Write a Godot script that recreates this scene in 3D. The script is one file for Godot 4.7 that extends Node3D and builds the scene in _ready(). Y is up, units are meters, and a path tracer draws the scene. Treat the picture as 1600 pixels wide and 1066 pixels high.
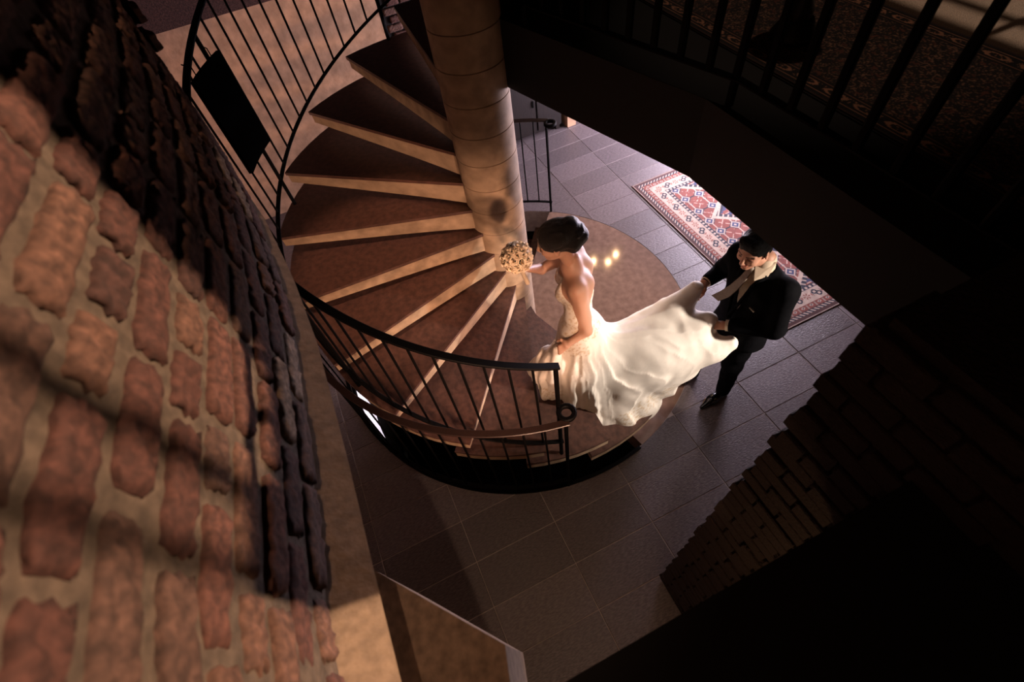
extends Node3D
# Origin: the axis of the spiral stair at floor level; y up, metres.

const N0 := deg_to_rad(55.631)      # nosing angle of step 0
const DT := deg_to_rad(18.0784)     # turn per step
const RISE := 0.18495
const OFF := -0.1052                # nosings miss the axis by this much
const RC := 0.196                   # column radius
const RO := 1.528                   # outer radius of the treads
const RR := 1.5                     # balustrade radius
const RG := 1.61                    # radius of the ring guard
const UP_H := 2.592                 # upper floor level

var rng := RandomNumberGenerator.new()
var taken := {}
var mats := {}

func _ready() -> void:
	rng.seed = 7
	# ---- camera
	var cam := Camera3D.new()
	cam.name = "camera"
	add_child(cam)
	cam.transform = Transform3D(Basis(
		Vector3(0.90232, -0.111806, 0.416315),
		Vector3(0.40126, 0.570742, -0.71641),
		Vector3(-0.157509, 0.813482, 0.55986)).orthonormalized(), Vector3(-0.81977, 3.61356, 2.65073))
	var att := CameraAttributesPhysical.new()
	att.frustum_focal_length = 16.843
	att.frustum_focus_distance = 3.2
	att.frustum_near = 0.02
	att.frustum_far = 60.0
	att.exposure_aperture = 3.6
	cam.attributes = att
	cam.current = true
	# ---- sky, exposure
	var we := WorldEnvironment.new()
	we.name = "environment"
	var env := Environment.new()
	env.background_mode = Environment.BG_COLOR
	env.background_color = Color(0.05, 0.05, 0.055)
	env.tonemap_mode = Environment.TONE_MAPPER_LINEAR
	env.tonemap_exposure = 1.0
	env.sdfgi_enabled = true
	env.ssao_enabled = true
	env.ssil_enabled = true
	we.environment = env
	add_child(we)
	# ---- sun through the upper windows
	var sun := DirectionalLight3D.new()
	sun.name = "sun"
	sun.light_color = Color(1.0, 0.84, 0.70)
	sun.light_energy = 1.9
	sun.light_angular_distance = 0.5
	sun.shadow_enabled = true
	add_child(sun)
	sun.look_at_from_position(Vector3(3, 4, 2), Vector3(3 - cos(0.349), 4 - sin(0.349), 2))
	# ---- daylight of the glass door on the lower floor
	area_lamp("daylight", Vector3(3.93, 0.95, -1.35), Vector3(-1, -0.05, 0.0), Vector2(2.3, 1.5), Color(0.98, 0.92, 1.0), 37.0)
	# ---- lamps (their bulbs are built further down)
	for p in GLOBES:
		spot_lamp("wall_lamp", p, Vector3(p.x * 0.6 - 0.3, 0.98, 0), 22.0, 0.09, Color(1.0, 0.78, 0.64), 5.2)
	spot_lamp("wall_lamp", SIDE, Vector3(0.45, 0.80, 1.15), 15.5, 0.06, Color(1.0, 0.93, 0.87), 16.0)
	for p in HALO:
		spot_lamp("ceiling_spot", p + Vector3(0, -0.03, 0), p + Vector3(-1.6, -2.2, 2.2), 42.0, 0.015, Color(1.0, 0.78, 0.55), 0.25)
	spot_lamp("ceiling_spot", KEY + Vector3(0, -0.03, 0), Vector3(0.55, 0.0, 0.50), 30.0, 0.05, Color(1.0, 0.90, 0.82), 2.0)
	spot_lamp("track_spot", TRACK[0], Vector3(-0.95, 1.15, 0.02), 8.5, 0.02, Color(1.0, 0.76, 0.62), 13.0)
	spot_lamp("track_spot", TRACK[2], Vector3(-1.04, 2.8, 1.85), 16.5, 0.03, Color(1.0, 0.80, 0.66), 2.1)
	spot_lamp("track_spot", TRACK[1], Vector3(1.35, 2.6, 1.0), 19.0, 0.03, Color(1.0, 0.86, 0.76), 1.3)
	make_materials()
	shell()
	stair()
	ring_guard()
	upper_level()
	brick_wall()
	pier()
	furnishing()
	lamps()
	bride()
	bouquet()
	groom()

const GLOBES := [Vector3(-0.34, 1.86, 3.05), Vector3(-0.90, 1.90, 3.15)]
const SIDE := Vector3(2.4, 2.1, 3.2)
const TRACK := [Vector3(0.3, 5.6, 1.6), Vector3(1.3, 5.9, 1.0), Vector3(-0.86, 5.9, 1.8)]
const KEY := Vector3(0.95, 2.235, 0.45)
const HALO := [Vector3(2.166, 2.235, -2.153), Vector3(2.36, 2.235, -2.02), Vector3(2.555, 2.235, -2.10)]

# ------------------------------------------------------------------ lights
func area_lamp(called: String, at: Vector3, dir: Vector3, size: Vector2, col: Color, e: float) -> void:
	var l := AreaLight3D.new()
	l.name = called
	l.area_size = size
	l.light_color = col
	l.light_energy = e
	l.shadow_enabled = true
	add_child(l, true)
	l.look_at_from_position(at, at + dir)

func spot_lamp(called: String, at: Vector3, to: Vector3, angle: float, size: float, col: Color, e: float) -> void:
	var l := SpotLight3D.new()
	l.name = called + "_light"
	l.light_color = col
	l.light_energy = e
	l.light_size = size
	l.spot_range = 14.0
	l.spot_attenuation = 2.0
	l.spot_angle = angle
	l.spot_angle_attenuation = 0.6
	l.shadow_enabled = true
	add_child(l, true)
	l.look_at_from_position(at, to)

# ------------------------------------------------------------------ naming
func numbered(s: String) -> String:
	taken[s] = taken.get(s, -1) + 1
	return s if taken[s] == 0 else "%s_%03d" % [s, taken[s]]

func thing(called: String, label: String, category: String, group := "", kind := "") -> Node3D:
	var o := Node3D.new()
	o.name = numbered(called)
	add_child(o)
	tag(o, label, category, group, kind)
	return o

func tag(o: Node3D, label: String, category := "", group := "", kind := "") -> void:
	if label: o.set_meta("label", label)
	if category: o.set_meta("category", category)
	if group: o.set_meta("group", group)
	if kind: o.set_meta("kind", kind)

func part(called: String, m: Mesh, mat: Material, parent: Node, xf := Transform3D()) -> MeshInstance3D:
	var o := MeshInstance3D.new()
	o.name = called if parent != self else numbered(called)
	o.mesh = m
	o.material_override = mat
	o.transform = xf
	parent.add_child(o, true)
	return o

# ------------------------------------------------------------------ materials
func noise_tex(freq: float, seed_: int, octaves := 4, lo := Color.BLACK, hi := Color.WHITE, normal := false, kind := 0) -> NoiseTexture2D:
	var n := FastNoiseLite.new()
	n.seed = seed_
	n.frequency = freq
	n.noise_type = FastNoiseLite.TYPE_SIMPLEX_SMOOTH if kind == 0 else FastNoiseLite.TYPE_CELLULAR
	n.fractal_octaves = octaves
	var t := NoiseTexture2D.new()
	t.width = 512
	t.height = 512
	t.seamless = true
	t.noise = n
	if normal:
		t.as_normal_map = true
		t.bump_strength = 6.0
	else:
		var g := Gradient.new()
		g.set_color(0, lo)
		g.set_color(1, hi)
		t.color_ramp = g
	return t

var tex := {}
func mat(called: String, col: Color, rough: float, vary := 0.25, scale := Vector3.ONE, relief := 0.0, tset := 0, metal := 0.0) -> StandardMaterial3D:
	var m := StandardMaterial3D.new()
	m.resource_name = called
	m.albedo_color = col
	m.roughness = rough
	m.metallic = metal
	m.uv1_triplanar = true
	m.uv1_world_triplanar = true
	m.uv1_scale = scale
	if vary > 0.0:
		var key := "c%d_%d" % [tset, roundi(vary * 100)]
		if not tex.has(key):
			tex[key] = noise_tex([0.012, 0.035, 0.02][tset], 11 + tset, [5, 4, 5][tset], Color(1 - vary, 1 - vary, 1 - vary), Color.WHITE)
		m.albedo_texture = tex[key]
	if relief > 0.0:
		var key := "h%d" % tset
		if not tex.has(key):
			tex[key] = noise_tex([0.02, 0.05, 0.03][tset], 31 + tset, 5)
		m.heightmap_enabled = true
		m.heightmap_texture = tex[key]
		m.heightmap_scale = relief
	mats[called] = m
	return m

func make_materials() -> void:
	mat("stone", Color(0.72, 0.61, 0.50), 0.85, 0.28, Vector3.ONE * 1.3, 0.15, 0)
	mat("tread", Color(0.385, 0.26, 0.22), 0.55, 0.35, Vector3(1.6, 1.6, 1.6), 0.1, 2)
	mat("landing", Color(0.56, 0.45, 0.385), 0.09, 0.2, Vector3.ONE * 1.1, 0.0, 2)
	for i in 4:
		var c: Color = Color(0.48, 0.435, 0.44) * [0.92, 1.0, 1.07, 0.97][i]
		mat("tile_%d" % i, Color(c.r, c.g, c.b), 0.38, 0.35, Vector3(1.3, 1.3, 4.5), 0.15, 1)
	mat("grout", Color(0.74, 0.69, 0.67), 0.9, 0.2, Vector3.ONE * 2)
	mat("iron", Color(0.022, 0.018, 0.018), 0.6, 0.2, Vector3.ONE * 4)
	mat("rail_top", Color(0.16, 0.10, 0.085), 0.4, 0.2, Vector3.ONE * 4)
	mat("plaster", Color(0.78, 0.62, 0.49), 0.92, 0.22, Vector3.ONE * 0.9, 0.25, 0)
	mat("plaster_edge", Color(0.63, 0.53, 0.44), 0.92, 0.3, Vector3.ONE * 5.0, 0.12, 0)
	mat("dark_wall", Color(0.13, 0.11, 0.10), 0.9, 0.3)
	mat("dark_wood", Color(0.12, 0.07, 0.05), 0.5, 0.4, Vector3(6, 1, 6), 0.05)
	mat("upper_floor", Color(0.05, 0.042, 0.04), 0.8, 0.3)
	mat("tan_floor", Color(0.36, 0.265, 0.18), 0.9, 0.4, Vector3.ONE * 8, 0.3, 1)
	mat("mortar", Color(0.40, 0.34, 0.29), 0.95, 0.35, Vector3.ONE * 5.0, 0.2, 0)
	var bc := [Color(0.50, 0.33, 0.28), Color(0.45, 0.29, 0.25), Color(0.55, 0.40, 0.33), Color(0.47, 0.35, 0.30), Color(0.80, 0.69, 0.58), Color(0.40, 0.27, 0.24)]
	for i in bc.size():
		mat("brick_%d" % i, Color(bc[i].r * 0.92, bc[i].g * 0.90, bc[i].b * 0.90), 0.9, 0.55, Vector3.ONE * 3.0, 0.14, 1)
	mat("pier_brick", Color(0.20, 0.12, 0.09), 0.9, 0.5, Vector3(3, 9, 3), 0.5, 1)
	mat("black_panel", Color(0.012, 0.012, 0.012), 0.9, 0.0)
	mats["black_panel"].metallic_specular = 0.1
	mat("skin_f", Color(0.71, 0.54, 0.45), 0.55, 0.0)
	mat("skin_m", Color(0.74, 0.54, 0.44), 0.55, 0.0)
	for k in ["skin_f", "skin_m"]:
		mats[k].vertex_color_use_as_albedo = true
		mats[k].subsurf_scatter_enabled = true
		mats[k].subsurf_scatter_strength = 0.08
	mat("hair", Color(0.085, 0.055, 0.042), 0.36, 0.3, Vector3(3, 14, 14), 0.4, 1)
	mat("hair_m", Color(0.025, 0.018, 0.016), 0.5, 0.3, Vector3.ONE * 12, 0.3, 1)
	mat("gown", Color(0.93, 0.895, 0.85), 0.75, 0.05, Vector3.ONE * 3.0)
	mats["gown"].vertex_color_use_as_albedo = true
	mats["gown"].backlight_enabled = true
	mats["gown"].backlight = Color(0.35, 0.32, 0.28)
	mat("suit", Color(0.055, 0.055, 0.065), 0.85, 0.2, Vector3.ONE * 6)
	for k in [["suit", 0.12], ["iron", 0.2], ["hair_m", 0.25]]: mats[k[0]].metallic_specular = k[1]
	mat("shirt", Color(0.80, 0.72, 0.62), 0.8, 0.08, Vector3.ONE * 4)
	mat("tie", Color(0.50, 0.44, 0.38), 0.6, 0.2, Vector3.ONE * 8)
	mat("shoe", Color(0.012, 0.012, 0.014), 0.18, 0.0)
	mat("rose", Color(0.94, 0.87, 0.77), 0.7, 0.0)
	mats["rose"].backlight_enabled = true
	mats["rose"].backlight = Color(0.3, 0.26, 0.2)
	mat("leaf", Color(0.12, 0.17, 0.07), 0.6, 0.0)
	mat("gold", Color(0.75, 0.55, 0.25), 0.35, 0.0, Vector3.ONE, 0.0, 0, 1.0)
	var g := mat("lamp_glow", Color(1, 0.9, 0.75), 0.5, 0.0)
	g.emission_enabled = true
	g.emission = Color(1, 0.80, 0.58)
	g.emission_energy_multiplier = 5.0
	var hg := mat("halo_glow", Color(1, 0.9, 0.75), 0.5, 0.0)
	hg.emission_enabled = true
	hg.emission = Color(1, 0.82, 0.6)
	hg.emission_energy_multiplier = 36.0
	var w := mat("door_glow", Color(1, 1, 1), 0.3, 0.0)
	w.emission_enabled = true
	w.emission = Color(0.93, 0.90, 1.0)
	w.emission_energy_multiplier = 2.2
	var s := mat("slot_glow", Color(1, 1, 1), 0.3, 0.0)
	s.emission_enabled = true
	s.emission = Color(0.95, 0.90, 0.96)
	s.emission_energy_multiplier = 0.9

# ------------------------------------------------------------------ mesh helpers
func begin() -> SurfaceTool:
	var st := SurfaceTool.new()
	st.begin(Mesh.PRIMITIVE_TRIANGLES)
	st.set_smooth_group(-1)
	return st

func done(st: SurfaceTool) -> ArrayMesh:
	st.generate_normals()
	st.index()
	return st.commit()

func tri(st: SurfaceTool, a: Vector3, b: Vector3, c: Vector3) -> void:   # counter-clockwise from outside
	st.add_vertex(a); st.add_vertex(c); st.add_vertex(b)

func quad(st: SurfaceTool, a: Vector3, b: Vector3, c: Vector3, d: Vector3) -> void:
	tri(st, a, b, c); tri(st, a, c, d)

func box(st: SurfaceTool, a: Vector3, b: Vector3, ch := 0.0) -> void:
	hexa(st, [Vector3(a.x, a.y, a.z), Vector3(b.x, a.y, a.z), Vector3(b.x, a.y, b.z), Vector3(a.x, a.y, b.z)],
		[Vector3(a.x, b.y, a.z), Vector3(b.x, b.y, a.z), Vector3(b.x, b.y, b.z), Vector3(a.x, b.y, b.z)], ch)

func hexa(st: SurfaceTool, lo: Array, hi: Array, ch := 0.0) -> void:    # bottom ring, top ring; optional chamfer on top edge
	var n := lo.size()
	var top := hi
	if ch > 0.0:
		var c := Vector3.ZERO
		for p in hi: c += p
		c /= n
		var rim := []
		top = []
		for p in hi:
			rim.append(p - Vector3(0, ch, 0))
			var v: Vector3 = c - p
			v.y = 0
			top.append(p + v.normalized() * ch * 1.4)
		for i in n:
			var j := (i + 1) % n
			quad(st, rim[j], rim[i], top[i], top[j])
		hi = rim
	for i in n:
		var j := (i + 1) % n
		quad(st, lo[j], lo[i], hi[i], hi[j])
	for i in range(1, n - 1):
		tri(st, top[0], top[i + 1], top[i])
		tri(st, lo[0], lo[i], lo[i + 1])

func prism(st: SurfaceTool, poly: PackedVector2Array, y0: float, y1: float) -> void:
	var p := poly
	if Geometry2D.is_polygon_clockwise(p):
		p = p.duplicate()
		p.reverse()
	var idx := Geometry2D.triangulate_polygon(p)
	for i in range(0, idx.size(), 3):
		var a := p[idx[i]]
		var b := p[idx[i + 1]]
		var c := p[idx[i + 2]]
		if (b - a).cross(c - a) < 0.0:
			var t := b
			b = c
			c = t
		tri(st, Vector3(a.x, y1, a.y), Vector3(c.x, y1, c.y), Vector3(b.x, y1, b.y))
		tri(st, Vector3(a.x, y0, a.y), Vector3(b.x, y0, b.y), Vector3(c.x, y0, c.y))
	for i in p.size():
		var a := p[i]
		var b := p[(i + 1) % p.size()]
		quad(st, Vector3(b.x, y0, b.y), Vector3(a.x, y0, a.y), Vector3(a.x, y1, a.y), Vector3(b.x, y1, b.y))

func sweep(st: SurfaceTool, path: PackedVector3Array, w: float, h: float, closed := false, flat_up := true) -> void:   # rectangular bar, chamfered
	var rings := []
	var n := path.size()
	for i in n:
		var a := path[(i - 1 + n) % n] if closed else path[maxi(i - 1, 0)]
		var b := path[(i + 1) % n] if closed else path[mini(i + 1, n - 1)]
		var t := (b - a).normalized()
		var up := Vector3.UP if absf(t.y) < 0.9 else Vector3(0.3, 0, 1).normalized()
		var s := t.cross(up).normalized()
		var u := s.cross(t).normalized()
		var c := minf(w, h) * 0.22
		var r := []
		for q in [[1, -1, 0, 1], [1, 1, 0, -1], [1, 1, -1, 0], [-1, 1, 1, 0], [-1, 1, 0, -1], [-1, -1, 0, 1], [-1, -1, 1, 0], [1, -1, -1, 0]]:
			r.append(path[i] + s * (q[0] * w / 2 + q[2] * c) + u * (q[1] * h / 2 + q[3] * c))
		rings.append(r)
	for i in (n if closed else n - 1):
		var r0: Array = rings[i]
		var r1: Array = rings[(i + 1) % n]
		for k in 8:
			var k2 := (k + 1) % 8
			quad(st, r0[k], r0[k2], r1[k2], r1[k])
	if not closed:
		for e in [0, n - 1]:
			for k in range(1, 7):
				if e == 0: tri(st, rings[0][0], rings[0][k + 1], rings[0][k])
				else: tri(st, rings[e][0], rings[e][k], rings[e][k + 1])

func bar(path: PackedVector3Array, w: float, h: float) -> ArrayMesh:
	var st := begin()
	sweep(st, path, w, h)
	return done(st)

func tube(st: SurfaceTool, path: PackedVector3Array, r: float, sides := 10) -> void:
	var rings := []
	var n := path.size()
	for i in n:
		var t := (path[mini(i + 1, n - 1)] - path[maxi(i - 1, 0)]).normalized()
		var up := Vector3.UP if absf(t.y) < 0.9 else Vector3.RIGHT
		var s := t.cross(up).normalized()
		var u := s.cross(t)
		var ring := []
		for k in sides:
			var a := TAU * k / sides
			ring.append(path[i] + (s * cos(a) + u * sin(a)) * r)
		rings.append(ring)
	for i in n - 1:
		for k in sides:
			var k2 := (k + 1) % sides
			quad(st, rings[i][k], rings[i][k2], rings[i + 1][k2], rings[i + 1][k])
	for k in range(1, sides - 1):
		tri(st, rings[0][0], rings[0][k + 1], rings[0][k])
		tri(st, rings[n - 1][0], rings[n - 1][k], rings[n - 1][k + 1])

func lathe(st: SurfaceTool, prof: PackedVector2Array, at: Vector3, sides := 40, a0 := 0.0, a1 := TAU) -> void:
	for i in prof.size() - 1:
		for k in sides:
			var b := a0 + (a1 - a0) * k / sides
			var c := a0 + (a1 - a0) * (k + 1) / sides
			var p := prof[i]
			var q := prof[i + 1]
			quad(st, at + Vector3(p.x * cos(c), p.y, p.x * sin(c)), at + Vector3(p.x * cos(b), p.y, p.x * sin(b)),
				at + Vector3(q.x * cos(b), q.y, q.x * sin(b)), at + Vector3(q.x * cos(c), q.y, q.x * sin(c)))

func arc(r: float, a0: float, a1: float, n: int) -> PackedVector2Array:
	var o := PackedVector2Array()
	for i in n + 1:
		var a := lerpf(a0, a1, float(i) / n)
		o.append(Vector2(cos(a), sin(a)) * r)
	return o

func pol(r: float, a: float, y: float) -> Vector3:
	return Vector3(cos(a) * r, y, sin(a) * r)

func nose_h(a: float) -> float:     # height of the pitch line at an angle
	return 0.003 + RISE * (a - N0) / DT

# walls as boxes round their openings; u runs along the wall, v up
func holed(along_x: bool, at0: float, at1: float, u0: float, u1: float, v0: float, v1: float, holes: Array) -> ArrayMesh:
	var us := [u0, u1]
	var vs := [v0, v1]
	for h in holes:
		us.append_array([h[0], h[1]])
		vs.append_array([h[2], h[3]])
	us.sort()
	vs.sort()
	var st := begin()
	for i in us.size() - 1:
		for j in vs.size() - 1:
			if us[i + 1] - us[i] < 1e-5 or vs[j + 1] - vs[j] < 1e-5: continue
			var cu: float = (us[i] + us[i + 1]) / 2
			var cv: float = (vs[j] + vs[j + 1]) / 2
			var open := false
			for h in holes:
				if cu > h[0] and cu < h[1] and cv > h[2] and cv < h[3]: open = true
			if open: continue
			if along_x: box(st, Vector3(us[i], vs[j], at0), Vector3(us[i + 1], vs[j + 1], at1))
			else: box(st, Vector3(at0, vs[j], us[i]), Vector3(at1, vs[j + 1], us[i + 1]))
	return done(st)

func struct_mesh(called: String, m: Mesh, material: String, label: String) -> MeshInstance3D:
	var o := part(called, m, mats[material], self)
	tag(o, label, "", "", "structure")
	return o

# ------------------------------------------------------------------ room shell
const X0 := -2.3
const X1 := 4.0
const Z0 := -3.0
const Z1 := 5.2
const TOP := 6.2

func floor_half(x_from: float, x_to: float) -> Array:
	var rect := PackedVector2Array([Vector2(x_from, Z0), Vector2(x_to, Z0), Vector2(x_to, Z1), Vector2(x_from, Z1)])
	return Geometry2D.clip_polygons(rect, arc(1.60, 0, TAU * 71.0 / 72.0, 71))

func shell() -> void:
	var fl := Node3D.new()
	fl.name = numbered("floor")
	add_child(fl)
	tag(fl, "dark slate tiled floor of the lower level round the stair", "", "", "structure")
	var st := begin()
	for half in [[X0, 0.0], [0.0, X1]]:
		for p in floor_half(half[0], half[1]):
			prism(st, p, -0.30, -0.004)
	part("grout_bed", done(st), mats["grout"], fl)
	# tiles of 62 by 31 cm, aligned as in the photograph
	var ring := arc(1.604, 0, TAU * 143.0 / 144.0, 143)
	var pieces := 0
	for i in range(-3, 9):
		for j in range(-5, 16):
			var a := Vector2(i * 0.62 - 1.13863 + 0.003, j * 0.31 + 1.77308 - 0.31 * 10 + 0.003)
			a.y = j * 0.31 + fposmod(1.77308, 0.31) - 0.31 * 5 - 0.31 * 2 + 0.003
			var b := a + Vector2(0.614, 0.304)
			if b.x < X0 or a.x > X1 or b.y < Z0 or a.y > 3.4: continue
			a = Vector2(maxf(a.x, X0), maxf(a.y, Z0))
			b = Vector2(minf(b.x, X1), b.y)
			var rect := PackedVector2Array([a, Vector2(b.x, a.y), b, Vector2(a.x, b.y)])
			for p in Geometry2D.clip_polygons(rect, ring):
				if p.size() < 3: continue
				var area := 0.0
				for q in p.size(): area += p[q].cross(p[(q + 1) % p.size()])
				if absf(area) < 0.002: continue
				var t := begin()
				var dy := rng.randf_range(-0.0006, 0.0006)
				if p.size() == 4:
					var lo := []
					var hi := []
					for q in p:
						lo.append(Vector3(q.x, -0.02, q.y))
						hi.append(Vector3(q.x, dy, q.y))
					if Geometry2D.is_polygon_clockwise(p):
						lo.reverse()
						hi.reverse()
					hexa(t, lo, hi, 0.0025)
				else:
					prism(t, p, -0.02, dy)
				var tm := done(t)
				if tm.get_surface_count() == 0:
					continue
				part("tile", tm, mats["tile_%d" % rng.randi_range(0, 3)], fl)
				pieces += 1
	# polished landing disc: the part of the well that is closed
	var sector := arc(1.6, deg_to_rad(-51.3), deg_to_rad(77), 64)
	sector.append(Vector2(0.04, 0.15))
	sector.append(Vector2(0.0, -0.05))
	st = begin()
	prism(st, sector, -0.17, -0.001)
	part("landing_slab", done(st), mats["landing"], fl)
	# the well below
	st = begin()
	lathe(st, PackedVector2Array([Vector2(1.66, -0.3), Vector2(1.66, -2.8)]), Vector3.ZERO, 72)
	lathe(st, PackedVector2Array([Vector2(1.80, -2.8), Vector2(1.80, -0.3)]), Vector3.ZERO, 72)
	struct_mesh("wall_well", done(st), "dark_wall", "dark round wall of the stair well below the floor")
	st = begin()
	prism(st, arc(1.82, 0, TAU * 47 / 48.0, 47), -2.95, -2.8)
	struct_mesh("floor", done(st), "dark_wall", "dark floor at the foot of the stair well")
	# slot window of the well, glowing with daylight
	st = begin()
	for k in 6:
		var a := deg_to_rad(170.0 + k * 2.4)
		var b := deg_to_rad(172.4 + k * 2.4)
		quad(st, pol(1.588, a, -0.55), pol(1.588, b, -0.55), pol(1.588, b, -0.01), pol(1.588, a, -0.01))
	var wn := struct_mesh("window_1", done(st), "slot_glow", "bright slot of daylight in the stair well under the ring guard")
	# walls
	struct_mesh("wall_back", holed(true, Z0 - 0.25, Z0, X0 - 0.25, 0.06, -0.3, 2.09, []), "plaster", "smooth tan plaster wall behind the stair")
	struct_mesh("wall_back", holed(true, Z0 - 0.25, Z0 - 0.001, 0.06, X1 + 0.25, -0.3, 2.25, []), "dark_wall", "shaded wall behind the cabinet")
	var masonry := get_node("wall_back_001")
	var stones := []
	for i in 4: stones.append(brick_mesh(300 + i, 0.03, 0.062, [0.13, 0.16, 0.19, 0.11][i], 0.006))
	for j in 12:
		var x := 0.10 + (0.05 if j % 2 else 0.0)
		while x < 0.80:
			var k := rng.randi_range(0, 3)
			var l: float = [0.13, 0.16, 0.19, 0.11][k]
			part("brick", stones[k], mats["brick_%d" % [2, 3, 4, 0][rng.randi_range(0, 3)]], masonry, Transform3D(Basis(Vector3(0, 0, 1), Vector3.UP, Vector3(-1, 0, 0)), Vector3(x + l / 2, 1.25 + j * 0.076, Z0 - 0.004)))
			x += l + 0.012
	struct_mesh("wall_left", holed(false, X0 - 0.25, X0, Z0, Z1, -0.3, TOP, []), "plaster", "plaster wall on the far side of the stair")
	var door := [[-2.5, -0.2, 0.2, 1.7]]
	var panes := [[2.0, 2.27, 4.82, 5.9], [2.31, 2.385, 4.9, 5.9], [2.415, 3.5, 4.56, 5.9], [0.5, 2.05, 3.30, 3.57]]
	struct_mesh("wall_right", holed(false, X1, X1 + 0.25, Z0, Z1, -0.3, TOP, door + panes), "plaster", "outer wall with the glass door and the upper windows")
	struct_mesh("wall_front", holed(true, Z1, Z1 + 0.25, X0, X1, -0.3, TOP, []), "plaster", "wall on the street side")
	struct_mesh("wall_back", holed(true, Z0 - 0.25, Z0 + 0.10, X0, X1, 2.09, TOP, []), "brick_5", "dark brick wall above the plaster")
	st = begin()
	box(st, Vector3(X0 - 0.3, TOP, Z0 - 0.3), Vector3(X1 + 0.3, TOP + 0.2, Z1 + 0.3))
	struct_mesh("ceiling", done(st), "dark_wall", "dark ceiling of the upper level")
	# the glass door: a glowing pane of daylight in a frame
	var d := Node3D.new()
	d.name = "door_1"
	add_child(d)
	tag(d, "glass door full of daylight at the foot of the rug", "", "", "structure")
	st = begin()
	box(st, Vector3(X1 + 0.02, 0.2, -2.5), Vector3(X1 + 0.04, 1.7, -0.2))
	part("pane", done(st), mats["door_glow"], d)
	for z in [-2.5, -1.37, -0.23]:
		part("frame", bar(PackedVector3Array([Vector3(X1 - 0.02, 0.2, z), Vector3(X1 - 0.02, 1.7, z)]), 0.06, 0.05), mats["dark_wood"], d)
	# mullion and rails of the upper windows
	var w2 := Node3D.new()
	w2.name = "window_2"
	add_child(w2)
	tag(w2, "tall upper window that lets the low sun in", "", "", "structure")
	for z in [1.55]:
		part("mullion", bar(PackedVector3Array([Vector3(X1 + 0.1, 3.28, z), Vector3(X1 + 0.1, 3.6, z)]), 0.03, 0.03), mats["dark_wood"], w2)
	part("mullion", bar(PackedVector3Array([Vector3(X1 + 0.1, 3.46, 0.45), Vector3(X1 + 0.1, 3.46, 2.1)]), 0.02, 0.02), mats["dark_wood"], w2)

# ------------------------------------------------------------------ stair
func tread_slab(k: int, r0: float, r1: float, y_top: Callable, y_bot: Callable, nose_out: float, a_end := -100.0) -> ArrayMesh:
	var st := begin()
	var nr := 9
	var na := 6
	var top := []
	var bot := []
	for i in nr:
		var r := lerpf(r0, r1, float(i) / (nr - 1))
		var s := float(i) / (nr - 1)
		var a := N0 + DT * k + asin(clampf(OFF / r, -1, 1)) - nose_out / r
		var b := N0 + DT * (k + 1) + asin(clampf(OFF / r, -1, 1)) + 0.13 / r
		if a_end > -99.0: b = a_end
		var rt := []
		var rb := []
		for j in na:
			var an := lerpf(a, b, float(j) / (na - 1))
			rt.append(pol(r, an, y_top.call(s)))
			rb.append(pol(r, an, y_bot.call(s)))
		top.append(rt)
		bot.append(rb)
	for i in nr - 1:
		for j in na - 1:
			quad(st, top[i][j], top[i][j + 1], top[i + 1][j + 1], top[i + 1][j])
			quad(st, bot[i][j], bot[i + 1][j], bot[i + 1][j + 1], bot[i][j + 1])
		quad(st, bot[i][0], top[i][0], top[i + 1][0], bot[i + 1][0])
		quad(st, bot[i + 1][na - 1], top[i + 1][na - 1], top[i][na - 1], bot[i][na - 1])
	for j in na - 1:
		quad(st, bot[nr - 1][j], top[nr - 1][j], top[nr - 1][j + 1], bot[nr - 1][j + 1])
		quad(st, bot[0][j + 1], top[0][j + 1], top[0][j], bot[0][j])
	return done(st)

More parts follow.
